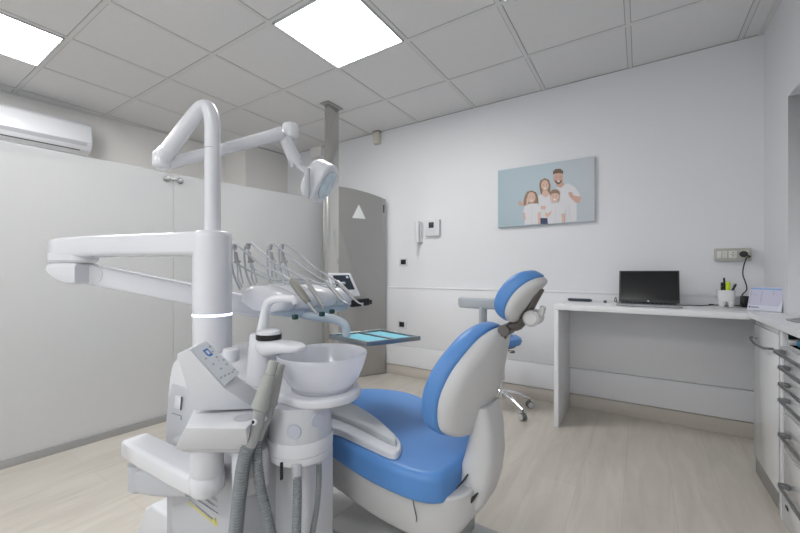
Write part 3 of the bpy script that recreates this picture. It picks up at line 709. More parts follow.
def fu(v):
    k = v.copy(); w = max(0, min(1, (.44-v.z)/.17))
    k.y = CY0+(v.y-CY0)*(1-.16*w)
    if v.x < -1.0: k.z += (-1.0-v.x)*.28*w - (max(0, -1.15-v.x))*.10
    if v.x > -.47: k.z += (v.x+.47)*1.1*w
    return k
g = G(); g.pad(und, .262, .43, rb=.03, rt=.012, crown=0, n=5, fn=fu); build('seat_underbody', g, SHELL, t)
g = G(); g.tube([PY(x, y, Y) for x, y, Y in ((411.5, 492, .882), (414, 506, .895), (416.5, 519, .912), (414, 523, .92), (404, 519, .922), (394, 515, .926))], .0016, 6, smooth=4); build('cover_seam', g, INK, t)
# base and pedestal
g = G(); g.box(-.97, -.33, .985, 1.30, 0, .125, bev=.012, seg=3); g.box(-1.55, -.965, 1.00, 1.28, 0, .055, bev=.01, seg=3); build('floor_base', g, SHELL, t)
g = G(); g.hull([(-.84, 1.16, .12), (-.50, 1.16, .12), (-.50, 1.27, .12), (-.84, 1.27, .12)], [(-.80, 1.14, .34), (-.5, 1.14, .34), (-.5, 1.29, .34), (-.80, 1.29, .34)], bev=.01); build('pedestal', g, GREYM, t)
# back support arm
sec = []
for x, z, w, th in ((-.385, .66, .13, .04), (-.382, .59, .15, .065), (-.388, .52, .155, .085), (-.40, .46, .155, .095), (-.42, .40, .15, .10), (-.445, .355, .14, .09), (-.49, .335, .12, .07)):
    sec.append((x, z, w, th))
rings = []
for i, (x, z, w, th) in enumerate(sec):
    a = sec[max(0, i-1)]; b = sec[min(len(sec)-1, i+1)]; d = Vector((b[0]-a[0], 0, b[1]-a[1])).normalized(); nn = Vector((-d.z, 0, d.x))
    rings.append(rrect((x, 1.07, z), (0, 1, 0), nn, w, th, .03))
g = G(); g.loft(rings); build('back_support', g, SHELL, t)
g = G(); g.tube([PY(x, y, .985) for x, y in ((452, 496), (460, 502), (469, 502), (478, 493))], [.002, .006, .007, .002], 8, smooth=4); build('hinge_gap', g, DARK, t)
g = G(); g.tube([PY(456, 489, .96), PY(464, 480, .98), PY(470, 471, 1.0)], [.001, .003, .001], 8, smooth=4); build('seat_slot', g, DARK, t)
# backrest
U = Vector((.24, 0, .963)).normalized(); Sv = Vector((0, 1, 0)); Nf = Vector((-U.z, 0, U.x))
O = Vector((-.447, CY0-.035, .575))
def frame(o, u, s, n): return Matrix(((s.x, u.x, n.x, o.x), (s.y, u.y, n.y, o.y), (s.z, u.z, n.z, o.z), (0, 0, 0, 1)))
MB = frame(O, U, Sv, Nf)
bo = [(0, -.005), (.10, .0), (.175, .025), (.203, .08), (.207, .14), (.185, .21), (.143, .268), (.10, .305), (.05, .322), (0, .326)]
bo = bo+[(-x, y) for x, y in bo[-2:0:-1]]
def fb(v):
    k = v.copy(); k.z += .9*v.x*v.x - .35*(v.y-.16)**2; return k
g = G(); g.pad(bo, .0, .062, rb=.01, rt=.034, crown=.012, M=MB, fn=fb); build('backrest_cushion', g, BLUE, t)
bs = [(x*.965, .16+(y-.16)*.965) for x, y in bo]
def fbs(v):
    k = v.copy(); k.z = -v.z; k.z += .9*v.x*v.x - .35*(v.y-.16)**2; return k
g = G(); g.pad(bs, -.002, .038, rb=.004, rt=.028, crown=.012, M=MB, fn=fbs); build('backrest_shell', g, SHELL, t)
# headrest
Uh = Vector((.55, 0, .835)).normalized(); Nh = Vector((-Uh.z, 0, Uh.x)); Oh = Vector((-.326, CY0-.02, .915)); MH = frame(Oh, Uh, Sv, Nh) @ Matrix.Scale(.82, 4)
ho = [(0, -.005), (.07, 0), (.105, .035), (.112, .09), (.098, .145), (.065, .18), (0, .192)]; ho = ho+[(-x, y) for x, y in ho[-2:0:-1]]
def fh(v): k = v.copy(); k.z += 1.3*v.x*v.x - 1.6*(v.y-.09)**2; return k
def fhs(v): k = v.copy(); k.z = -v.z+1.3*v.x*v.x - 1.6*(v.y-.09)**2; return k
g = G(); g.pad(ho, .0, .056, rb=.008, rt=.032, crown=.008, M=MH, fn=fh); build('headrest_cushion', g, BLUE, t)
g = G(); g.pad([(x*.95, .09+(y-.09)*.95) for x, y in ho], -.002, .026, rb=.004, rt=.02, crown=.006, M=MH, fn=fhs); build('headrest_shell', g, SHELL, t)
g = G()
g.tube([MB @ Vector((0, .29, -.03)), MB @ Vector((0, .335, -.045)), MH @ Vector((0, -.005, -.042)), MH @ Vector((0, .06, -.042)), MH @ Vector((0, .15, -.035))], [.012, .013, .012, .009, .007], 12, smooth=5, sx=1.8, up=(1, 0, 0))
g.cyl(MB @ Vector((-.035, .325, -.04)), MB @ Vector((.035, .325, -.04)), .017); build('headrest_bracket', g, DARKM, t)
g = G(); kc = MH @ Vector((0, .05, -.068)); g.lathe([(0, -.04), (.016, -.038), (.023, -.03), (.023, .03), (.016, .038), (0, .04)], kc, (0, 1, 0), 28); g.tube([kc, kc+Vector((.022, -.012, .012)), kc+Vector((.030, -.018, .035))], .008, 10, smooth=4); build('headrest_knob', g, SHELL, t)
# armrest
pts = [PZ(x, y, .505) for x, y in ((318, 400), (345, 404.5), (372, 419), (393, 436), (401, 446), (399, 455), (389, 456), (362, 444), (338, 433), (316, 427))]
g = G(); g.pad([(p.x, p.y) for p in pts], .495, .518, rb=.004, rt=.008, crown=.001, n=4); ar = build('armrest', g, WHITE2, t)
pts = [PZ(x, y, .532) for x, y in ((318, 397), (346, 401.5), (372, 415.5), (391, 431.5), (396.5, 438), (392, 441), (362, 426), (338, 416), (316, 410.5))]
g = G(); g.pad([(p.x, p.y) for p in pts], .514, .538, rb=.003, rt=.008, crown=.002, n=4); build('armrest_pad', g, ARMG, t)

# ================================================================= DENTAL UNIT
COLX, COLY = -1.263, .73
BW = Vector((-.806, .81, 0))
t = UN = thing('dental_unit', 'white floor-standing dental treatment unit with post, ring light and spittoon deck', 'dental unit', (-1.1, .74, 0))
# body shell: an outline in the XZ plane run back along Y
FY = .65
op = [(-1.415, .50), (-1.405, .60), (-1.39, .68), (-1.355, .745), (-1.29, .778), (-1.20, .775), (-1.13, .745), (-1.08, .705), (-1.02, .69)]
outl = [Vector((-1.42, FY, .05))]+smooth_open([(x, FY, z) for x, z in op], 4)+[Vector((-1.0, FY, .05))]
g = G(); g.prism(outl, (0, .22, 0), bev=.010, seg=3); build('body_shell', g, WHITE, t)
# grey inset panel with rocker switch and socket
gp = [PY(x, y, FY-.003) for x, y in ((167, 540), (166, 420), (169, 396), (172, 384), (199, 392), (215, 420), (215, 540))]
g = G(); g.prism(gp, (0, .006, 0), bev=.002); build('side_panel', g, GREYP, t)
g = G(); g.prism([PY(x, y, FY-.008) for x, y in ((175, 396), (181, 397), (180, 410), (174, 408))], (0, .006, 0), bev=.001); build('rocker_switch', g, WHITE2, t)
g = G(); g.tube([PY(181.5, 397, FY-.008), PY(180.5, 410, FY-.008)], .0018, 6); g.tube([PY(172, 413, FY-.0045), PY(181, 416, FY-.0045), PY(181, 420, FY-.0045)], .001, 6); build('switch_dark_lines', g, INK, t)  # thin dark lines beside and below the switch
# lower cabinet with warning label
g = G(); lx0 = PY(171, 500, .614).x; g.box(lx0, -.93, .614, .87, .02, .50, bev=.012, seg=3); build('lower_cabinet', g, GREYP, t)
def lb(x, y, k=0): return PY(x, y, .6135-k)
g = G(); g.poly([lb(188, 501), lb(187.7, 503), lb(217, 527), lb(218.2, 525.2)], 0)
g.poly([lb(212.8, 521.3, .0004), lb(218, 525.6, .0004), lb(215.4, 516.2, .0004)], 0); build('warning_stripe', g, YEL2, t)
g = G()
def words(xa, ya, xb, yb, th, n, seed):
    r = random.Random(seed); u = 0
    while u < 1:
        w = r.uniform(.4, 1.2)/n; e = min(1, u+w*.82)
        g.poly([lb(xa+(xb-xa)*u, ya+(yb-ya)*u, .0003), lb(xa+(xb-xa)*e, ya+(yb-ya)*e, .0003), lb(xa+(xb-xa)*e, ya+(yb-ya)*e+th, .0003), lb(xa+(xb-xa)*u, ya+(yb-ya)*u+th, .0003)]); u += w
for i, (xa, ya, xb, yb, th, n) in enumerate(((189, 493.5, 218, 513, 1.1, 9), (188.5, 498.5, 213, 518.5, .6, 12), (196, 505.5, 212, 519, .6, 9), (198, 493, 217.5, 506.5, .7, 9), (199, 495, 214, 505.8, .7, 8), (206, 491.5, 217.5, 499.5, .7, 6), (207, 494, 217.3, 501.5, .7, 6), (213, 489, 217.5, 492, .7, 2), (189, 495.6, 192, 497.8, .7, 2))): words(xa, ya, xb, yb, th, n, i)
g.poly([lb(215.2, 518.2, .0007), lb(215.8, 518.6, .0007), lb(215.6, 522.2, .0007), lb(215.3, 522, .0007)])
g.poly([lb(215.2, 522.8, .0007), lb(215.9, 523.3, .0007), lb(215.9, 524, .0007), lb(215.2, 523.4, .0007)]); build('warning_text', g, INK, t)
# foot cover and floor plate at the left
g = G(); g.prism([(-1.69, .66, 0), (-1.615, .66, .13), (-1.56, .66, .165), (-1.25, .66, .165), (-1.25, .66, 0)], (0, .22, 0), bev=.012, seg=3); build('foot_cover', g, WHITE2, t)
# post
g = G(); g.lathe([(0, .60), (.062, .60), (.063, .61), (.063, .898), (.0, .898)], (COLX, COLY, 0), seg=48); g.lathe([(.0, .905), (.063, .905), (.063, 1.172), (.060, 1.185), (.052, 1.192), (0, 1.193)], (COLX, COLY, 0), seg=48); build('post', g, WHITE, t)
g = G(); g.lathe([(.03, .8975), (.0635, .8975), (.0637, .9015), (.0635, .9055), (.03, .9055)], (COLX, COLY, 0), seg=48); build('ring_light', g, RINGL, t)
bb = P(231, 352, 1.25); g = G(); g.cyl((bb.x, bb.y, .70), (bb.x, bb.y, .792), .026, bev=.005); build('post_collar', g, WHITE, t)
# deck between post and bowl
def plan(*a): return [(x, y) for x, y in a]
dk = plan((-1.18, .635), (-1.05, .625), (-.95, .665), (-.86, .69), (-.78, .692), (-.715, .735), (-.69, .81), (-.715, .88), (-.78, .925), (-.90, .92), (-1.10, .90), (-1.20, .86))
g = G(); g.pad(dk, .674, .700, rb=.010, rt=.010, crown=.001, n=5); build('spittoon_deck', g, WHITE, t)
# round housing under the bowl
HC = Vector((-.834, .748, 0))
def hring(z, r, f=1.0): return [HC+Vector((r*1.0*math.cos(a), r*f*math.sin(a), z)) for a in [2*math.pi*k/48 for k in range(48)]]
g = G(); g.loft([hring(.58, .090), hring(.583, .092), hring(.676, .086)]); build('clear_front', g, mat('milky_clear_cover', (.60, .62, .655), .18, coat=.6), t)
g = G(); g.loft([hring(.545, .088), hring(.546, .093), hring(.581, .0945), hring(.584, .0925)]); build('housing_band', g, WHITE2, t)
g = G(); g.loft([hring(.520, .084), hring(.524, .089), hring(.5435, .0925), hring(.545, .0925)]); build('housing_bottom', g, WHITE2, t)
g = G()
for px, py in ((294, 432), (317, 420)):
    g = G()
    k = ray(px, py); best = None
    for i in range(400):
        p = P(px, py, .85+i*.001); d = p-HC
        if (d.x)**2+d.y**2 < .0895**2: best = p; break
    if best: nn = Vector(((best.x-HC.x), best.y-HC.y, 0)).normalized(); g.lathe([(.0195, -.004), (.0195, .001), (.018, .003), (0, .0032)], best+nn*.0005, nn, 28); build('filter_knob', g, KNOBM, t)
g = G(); g.box(-1.02, -.80, .735, .86, .02, .525, bev=.02, seg=3); build('lower_column', g, WHITE2, t)
# bracket drum between lower cabinet and housing
dc = P(251, 470, 1.02); g = G(); g.lathe([(0, 0), (.040, .0), (.047, .008), (.048, .05), (0, .05)], (dc.x, dc.y, .455)); g.lathe([(0, .052), (.049, .052), (.0495, .10), (.045, .112), (.03, .117), (0, .118)], (dc.x, dc.y, .455)); g.bar((dc.x, dc.y, .53), (dc.x-.10, dc.y+.12, .53), .07, .075); build('holder_hub', g, WHITE2, t)
g = G(); g.box(-.002, .002, -.004, .004, 0, .045, bev=.0005, M=Matrix.Translation(P(281.5, 472, .965)+Vector((0, 0, -.02)))); build('drain_slot', g, DARK, t)
# cup filler tower
TC = P(262, 380, 1.17); TC.z = 0
def tring(z, w, d, ox=0): return rrect((TC.x+ox, TC.y, z), (1, 0, 0), (0, 1, 0), w, d, min(w, d)*.42, 6)
g = G(); g.loft([tring(.683, .10, .085), tring(.73, .092, .08), tring(.80, .082, .072), tring(.845, .074, .066), tring(.855, .068, .06)]); build('filler_tower', g, WHITE, t)
nz = [P(272, 345, 1.12), P(284, 345, 1.09), P(296, 348, 1.07)]
dirn = (nz[2]-nz[0]).normalized(); sdn = Vector((0, 0, 1)).cross(dirn).normalized()
g = G()
def nring(c, w, h): return rrect(c, sdn, (0, 0, 1), w, h, min(w, h)*.45, 5)
g.loft([nring(TC+Vector((0.01, 0, .822)), .07, .05), nring(nz[0]+Vector((0, 0, -.010)), .076, .048), nring(nz[1]+Vector((0, 0, -.006)), .074, .034), nring(nz[2], .066, .024), nring(nz[2]+dirn*.02, .045, .016), nring(nz[2]+dirn*.028, .02, .008)]); build('cup_filler_spout', g, WHITE, t)
bk = TC+Vector((.040, -.005, 0)); g = G(); g.lathe([(0, 0), (.040, .0), (.041, .003), (.041, .017), (0, .017)], (bk.x, bk.y, .842), seg=32, sx=1.0, sy=.9); build('sensor_band', g, BLACK, t)
g = G(); g.lathe([(0, .859), (.039, .859), (.037, .868), (.028, .872), (0, .873)], (bk.x, bk.y, 0), seg=32, sy=.9); build('tower_cap', g, WHITE, t)
g = G(); q = [P(261, 334, 1.16), P(264, 318, 1.16), P(267, 305, 1.16), P(272, 300, 1.15), P(280, 298.5, 1.14), P(289, 298.5, 1.13), P(294, 300, 1.125), P(295.5, 304, 1.125)]
g.tube(q, [.015, .014, .0135, .013, .0125, .012, .011, .009], 16, smooth=5); build('rinse_pipe', g, WHITE, t)

# bowl
g = G(); g.lathe([(0, .705), (.03, .704), (.07, .706), (.095, .722), (.112, .75), (.124, .785), (.1305, .799), (.1325, .800), (.1335, .798), (.131, .785), (.120, .75), (.104, .717), (.088, .701), (.060, .696), (0, .696)], BW+Vector((0, 0, .008)), seg=64)
g.lathe([(.060, .690), (.088, .691), (.092, .694), (.088, .700), (.06, .700)], BW+Vector((0, 0, .010)), seg=64)
solo('spittoon_bowl', g, BOWLG, 'round frosted glass spittoon bowl on the white unit deck', 'bowl', sharp=60)

# ---- delivery arm and head
E1 = Vector((-1.885, .515, 0)); C0 = Vector((COLX, COLY, 0)); dd = (E1-C0).normalized(); sdv = Vector((-dd.y, dd.x, 0))
g = G(); R = []
for u, w, zt, zbm in ((.02, .118, 1.190, 1.105), (.12, .116, 1.190, 1.106), (.4, .108, 1.1885, 1.108), (.7, .102, 1.187, 1.108), (.92, .100, 1.185, 1.106), (1.02, .098, 1.183, 1.104), (1.09, .085, 1.178, 1.108), (1.12, .05, 1.168, 1.115)):
    c = C0+(E1-C0)*u; R.append(rrect((c.x, c.y, (zt+zbm)/2), sdv, (0, 0, 1), w, zt-zbm, .018, 5))
g.loft(R)
def slot(c, d, L, w, z0, z1, mi=0, n=14, r0=.008):
    s_ = Vector((-d.y, d.x, 0)); out = []
    def rg(z, k):
        pts = []
        for q in range(n+1): a = math.pi*q/n-math.pi/2; pts.append(c+d*(L/2)+d*(math.cos(a)*w/2*k)+s_*(math.sin(a)*w/2*k)+Vector((0, 0, z)))
        for q in range(n+1): a = math.pi*q/n+math.pi/2; pts.append(c-d*(L/2)+d*(math.cos(a)*w/2*k)+s_*(math.sin(a)*w/2*k)+Vector((0, 0, z)))
        return pts
    g.loft([rg(z0, .85), rg(z0+r0, 1), rg(z1-r0, 1), rg(z1, .85)], mi)
slot(E1-dd*.01, dd, .10, .097, 1.088, 1.13); t = build('instrument_arm', g, WHITE, UN)
A2 = P(90, 273.5, 1.47); B2 = P(268, 309, 1.60); d2 = (B2-A2).normalized(); dh = Vector((d2.x, d2.y, 0)).normalized()
g = G(); sd2 = Vector((-dh.y, dh.x, 0)); u2 = d2.cross(sd2)*-1 if d2.cross(sd2).z < 0 else d2.cross(sd2)
jr = []
for s, top, bot in ((-.062, .032, .004), (-.055, .038, -.004), (-.01, .040, -.030), (.03, .040, -.040), (.07, .040, -.042), (.085, .034, -.036)):
    c = E1+dh*0+dd*0; c = E1+dd*(-s)*1.0; jr.append(rrect((c.x, c.y, 1.045+(top+bot)/2), sdv, (0, 0, 1), .095, (top-bot), .012, 4))
g.loft(jr); build('elbow_joint', g, WHITE2, t)
g = G(); g.loft([rrect(A2+d2*s, sd2, u2, w, h, .012, 4) for s, w, h in ((0, .05, .075), (.03, .056, .084), (.3, .054, .086), ((B2-A2).length-.04, .052, .086), ((B2-A2).length, .05, .080))]); build('lower_arm', g, WHITE, t)
g = G(); g.lathe([(0, -.03), (.038, -.03), (.0405, -.026), (.0405, .026), (.038, .03), (0, .03)], A2+d2*.02, sd2, 36); build('pivot_disc', g, WHITE2, t)

# head body: sections in XZ along Y, lobed towards +X
def hsec(Y, xf, zt=1.0):
    xr = -1.315; return [(xr, Y, .935), (xr+.01, Y, .975), (xr+.05, Y, zt), (xf-.11, Y, zt-.006), (xf-.05, Y, zt-.022), (xf-.012, Y, .962), (xf, Y, .94), (xf-.004, Y, .915), (xf-.02, Y, .902), (xr+.08, Y, .905)]
R = []; lobes = [.93, 1.045, 1.16, 1.275]
n = 56
for i in range(n+1):
    Y = .875+(1.36-.875)*i/n; d = min(abs(Y-l) for l in lobes)
    xf = -1.145+.052*math.sqrt(max(0, 1-(d/.0585)**2)) if d < .0585 else -1.145
    e = min(i, n-i); sh = .0 if e > 3 else (.03*(1-math.sqrt(1-(1-e/3.0)**2)) if e < 3 else 0)
    R.append([(x, y, z) for x, y, z in hsec(Y, xf-sh, 1.0-sh*.6)])
g = G(); g.loft(R); t = DH = build('instrument_head', g, WHITE, UN, sharp=50)
g = G(); g.loft([rrect((-1.205, Y, .893-k), (1, 0, 0), (0, 0, 1), w, h, .012, 4) for Y, w, h, k in ((.95, .10, .02, 0), (.98, .14, .034, .004), (1.15, .15, .036, .006), (1.30, .14, .034, .004), (1.34, .10, .02, 0))]); build('lower_tray_shell', g, ICE, t)
for px, py, tt in ((295, 317, 1.35), (322, 314, 1.43), (332, 311.5, 1.52)):
    g = G(); c = P(px, py, tt); g.box(-.009, .009, -.009, .009, -.009, .009, bev=.003, M=Matrix.Translation(c)); build('foot_button', g, GREENB, t)
# display
a = [P(328, 272.5, 1.70), P(350.5, 272.5, 1.745), P(361, 296, 1.70), P(336, 298, 1.655)]
g = G(); nrm = (a[1]-a[0]).cross(a[3]-a[0]).normalized(); nrm = nrm if nrm.dot(-a[0]+Vector((0, 0, EYE))) > 0 else -nrm
g.prism(a, -nrm*.022, bev=.006, seg=3); ds = build('display_housing', g, WHITE2, t)
def dq(u, v, k=.001): return a[0].lerp(a[1], u).lerp(a[3].lerp(a[2], u), v)+nrm*k
g = G(); g.prism([dq(.16, .12), dq(.86, .12), dq(.86, .72), dq(.16, .72)], nrm*.001, bev=0); build('display', g, SCRG, t)
g = G(); g.prism([dq(.42, .40, .0025), dq(.56, .40, .0025), dq(.56, .50, .0025), dq(.42, .50, .0025)], nrm*.0003, bev=0); g.prism([dq(.70, .17, .0025), dq(.8, .17, .0025), dq(.8, .25, .0025), dq(.7, .25, .0025)], nrm*.0003, bev=0); build('display_icon', g, LED, t)
g = G(); q0 = Vector((-1.20, 1.33, .945)); g.bar(P(350, 303.5, 1.68), P(369, 301.5, 1.73), .03, .034, bev=.008); build('side_handle', g, BLACK, t)
# whip arms: thin rods with chrome swivels
whips = [(238, 284, 233.5, 244, 1.44), (252, 283, 247, 243.5, 1.49), (272, 283, 269, 244.5, 1.56), (286, 284, 280.5, 244.5, 1.63)]
for (xb, yb_, xt, yt, tt) in whips:
    g = G(); b0 = P(xb+4, yb_+3, tt-.02); m0 = P(xb-.3, 270, tt); t0 = P(xt+1, yt+6, tt)
    g.tube([b0, P(xb, 278, tt), m0, P(xt+2.4, 258, tt), t0], .0035, 8, smooth=5, mi=0)
    g.tube([P(xb+5, yb_, tt+.02), P(xt+5, 262, tt+.02), P(xt+4, 257, tt+.01)], .003, 8, mi=0)
    g.cyl(P(xt+.5, yt+5.5, tt), P(xt+1.5, yt-.5, tt), .010, mi=1); g.cyl(P(xt+3, 262, tt), P(xt+2, 252, tt), .007, mi=1)
    g.tube([P(xt+1, 262, tt), P(xt+7, 261.5, tt)], .004, 8, mi=1)
    build('hose_rocker_arm', g, [GREYP, STEEL2], t)

def dhp(label, kind, hose_px, body, tip, m, r):
    """one handpiece lying in the head: hose (px,py,t points), body from..to, tip"""
    b0, b1 = P(*body[0]), P(*body[1])
    t = thing(kind, label, 'dental handpiece', b0, 'handpieces resting on the instrument head')
    g = G(); d = b1-b0
    g.tube([b0, b0+d*.08, b0+d*.35, b0+d*.7, b0+d*.95, b1], [r*.6, r*.85, r, r*.95, r*.75, r*.5], 16, smooth=4)
    if kind == 'syringe_handpiece':
        for k in (-1, 1): s_ = d.cross(Vector((0, 0, 1))).normalized()*k*r*.75; g.tube([b0+d*.1+s_, b0+d*.9+s_], r*.22, 8)
    build('body', g, m, t)
    g = G(); tp = [P(*q) for q in tip]; g.tube([b1-d*.03]+tp, [r*.5]+[r*.42]*(len(tp)-1)+[r*.34], 10, smooth=3)
    if kind != 'syringe_handpiece': g.cyl(tp[-1]+Vector((0, 0, r*.7)), tp[-1]-Vector((0, 0, r*.9)), r*.5)
    build('tip', g, STEEL2 if m is not HOSEL else WHITE, t)
    g = G(); hp = [P(*q) for q in hose_px]; g.tube(hp+[b0+d*.02], .0042, 8, smooth=8); build('hose', g, HOSEL, t)
dhp('taupe air water syringe, nearest and leftmost instrument on the head', 'syringe_handpiece', [(240, 290, 1.42), (233, 272, 1.44), (231.5, 250, 1.44), (235, 244, 1.43), (243, 250, 1.41), (262, 265, 1.39), (282, 274, 1.37)], ((291, 280, 1.35), (309, 303, 1.29)), [(313, 309, 1.285), (317, 313, 1.28)], BEIGEG, .0145)
dhp('slim grey handpiece with black tip, second from the left on the head', 'straight_handpiece', [(252, 288, 1.47), (246, 272, 1.49), (244.5, 250, 1.49), (250, 243, 1.48), (262, 252, 1.46), (276, 264, 1.44), (296, 274, 1.42)], ((306, 280, 1.40), (322, 305, 1.33)), [(323.5, 307, 1.325)], GREYM, .009)
dhp('curved silver handpiece, third from the left on the head', 'contra_angle_handpiece', [(272, 288, 1.54), (268, 272, 1.56), (267.5, 250, 1.56), (272, 243.5, 1.55), (284, 252, 1.54), (298, 263, 1.53), (315, 275, 1.50)], ((326, 281, 1.48), (343, 301, 1.42)), [(347, 303.5, 1.41), (350, 303, 1.405)], STEEL2, .009)
dhp('curved silver handpiece, rightmost beside the display', 'contra_angle_handpiece', [(287, 288, 1.61), (281, 272, 1.63), (279, 250, 1.63), (284, 244, 1.62), (297, 252, 1.61), (312, 265, 1.59), (328, 276, 1.57)], ((337, 281, 1.55), (354, 299, 1.49)), [(359, 303, 1.48), (362.5, 304, 1.475)], STEEL2, .009)
# low slack hoses behind the head
g = G()
for k, (x0, y0) in enumerate(((234, 262), (250, 266), (283, 266))):
    g.tube([P(x0, y0, 1.48+.06*k), P(x0+16, y0+9, 1.47+.06*k), P(x0+40, y0+18, 1.45+.06*k), P(x0+62, y0+17, 1.46+.06*k), P(min(334, x0+80), y0+22, 1.47+.06*k)], .0035, 8, smooth=6)
build('slack_hose', g, HOSEL, DH)

# tray and its arm
TZ = .785
t = thing('instrument_tray', 'square steel instrument tray with two teal mats on a bent pale arm', 'tray', (-.9, 1.2, TZ))
tc4 = [PZ(329, 336.5, TZ), PZ(368, 344, TZ), PZ(420, 338, TZ), PZ(381, 331, TZ)]
tcn = sum(tc4, Vector())/4
g = G(); g.prism([p-Vector((0, 0, .006)) for p in tc4], (0, 0, .005), bev=.001); build('tray_plate', g, TRAYM, t)
g = G()
for i in range(4): g.bar(tc4[i], tc4[(i+1) % 4], .010, .018, bev=.003)
build('tray_rim', g, TRAYM, t)
g = G(); q = [P(293, 312, 1.48), P(310, 316, 1.47), P(326, 318, 1.46), (P(338, 320, 1.45)), P(345, 325, 1.45), P(346, 331, 1.45), tcn.lerp(P(346, 334, 1.45), .6)-Vector((0, 0, .02))]
q = [P(293, 312, 1.50), P(312, 316, 1.50), P(328, 318, 1.50), P(340, 321.5, 1.50), P(345.5, 327, 1.50), P(346.2, 337, 1.50)]
g.tube(q, [.018, .018, .0175, .017, .017, .017], 14, smooth=6); build('tray_arm', g, ICE, DH)
g = G(); c = Vector(P(346.2, 337, 1.50)); g.bar((c.x, c.y, TZ-.014), (tcn.x, tcn.y, TZ-.014), .03, .008); build('tray_bracket', g, TRAYM, DH)
def tq(u, v): return (tc4[0].lerp(tc4[3], u)).lerp(tc4[1].lerp(tc4[2], u), v)
for (u0, u1, lbl) in ((.10, .50, 'teal paper mat on the left half of the steel tray'), (.60, .93, 'teal paper mat on the right half of the steel tray')):
    g = G(); g.prism([tq(u0, .07), tq(u1, .07), tq(u1, .90), tq(u0, .90)], (0, 0, .0025), bev=0); m_ = solo('tray_mat', g, TEAL, lbl, 'tray mat', 'teal mats on the instrument tray')
g = G(); g.prism([tq(.525, .04), tq(.575, .04), tq(.575, .96), tq(.525, .96)], (0, 0, .006), bev=.001); build('tray_divider', g, TRAYM, t)

# ================================================================= OPERATING LAMP
t = thing('operating_lamp', 'white dental operating lamp on a hooked pole and long swinging arm', 'operating lamp', (COLX, COLY, 1.19))
g = G(); q = [(COLX, COLY, 1.15), (COLX, COLY, 1.3), (COLX, COLY, 1.5), (COLX, COLY, 1.57), P(210, 112, 1.3), P(205.5, 107.6, 1.3), P(199, 111, 1.3), P(186, 127, 1.3), P(166, 153.5, 1.3)]
g.tube(q, .0262, 28, smooth=8); build('hooked_pole', g, WHITE, t)
g = G(); g.cyl(P(211.8, 149, 1.3)-Vector((0, 0, .0012)), P(211.8, 149, 1.3)+Vector((0, 0, .0012)), .0268, bev=.0003); build('pole_joint', g, INKL, t)
jx = P(161.5, 160, 1.3)
g = G(); g.cyl(P(168, 150.5, 1.3), P(161.5, 158.5, 1.3), .028, bev=.004); g.lathe([(0, -.028), (.022, -.028), (.028, -.022), (.028, .020), (.022, .028), (0, .028)], jx, (0, 0, 1), 28); build('lamp_elbow', g, WHITE, t)
g = G(); q0 = P(164, 165, 1.32); q1 = P(284, 133, 1.56); dq_ = (q1-q0).normalized(); sdq = Vector((0, 0, 1)).cross(dq_).normalized(); uq = dq_.cross(sdq)
LL = (q1-q0).length
g.loft([rrect(q0+dq_*s, sdq, uq, w, h, min(w, h)*.48, 5) for s, w, h in ((-.03, .025, .02), (-.02, .045, .036), (.02, .052, .042), (.12, .05, .040), (LL*.5, .05, .042), (LL*.85, .056, .050), (LL*.97, .062, .056))])
g.lathe([(0, -.032), (.026, -.032), (.032, -.026), (.033, .02), (.028, .030), (0, .034)], q1+dq_*.03, (0, 0, 1), 28, sx=1.1); build('swing_arm', g, WHITE, t)
g = G(); g.tube([P(285, 137, 1.565), P(289, 147, 1.58), P(294, 158, 1.60), P(298, 165, 1.61)], [.026, .026, .028, .022], 18, smooth=5); g.tube([P(293, 160, 1.60), P(300, 167, 1.61), P(307, 173, 1.62)], [.016, .012, .010], 14, smooth=4); g.cyl(P(291.5, 165, 1.58), P(296.5, 165, 1.62), .010); build('lamp_wrist', g, WHITE, t)
g = G(); yk = P(307.3, 182.5, 1.58); g.box(-.012, .012, -.01, .01, -.066, .066, bev=.0095, seg=4, M=Matrix.Translation(yk) @ Matrix.Rotation(YAW, 4, 'Z')); build('yoke', g, GREYP, t)
# lamp head: faces down and to the right, towards the patient
hc = P(319, 181, 1.68)
fw = (Vector((.80, .34, -.50))).normalized(); sd_ = Vector((0, 0, 1)).cross(fw).normalized(); up_ = fw.cross(sd_)
MLh = frame(hc, up_, sd_, fw)
lo = [(0, -.093), (.035, -.088), (.065, -.06), (.075, -.02), (.075, .03), (.062, .07), (.035, .09), (0, .095)]; lo = lo+[(-x, y) for x, y in lo[-2:0:-1]]
g = G(); g.pad(lo, -.055, .045, rb=.045, rt=.014, crown=0, M=MLh); build('lamp_housing', g, WHITE, t)
g = G(); g.pad([(x*.78, y*.70) for x, y in lo], .040, .0475, rb=.001, rt=.002, crown=0, M=MLh); build('reflector', g, mat('lamp_reflector', (.42, .50, .56), .12, metal=.9, noise=.5, nscale=25), t)

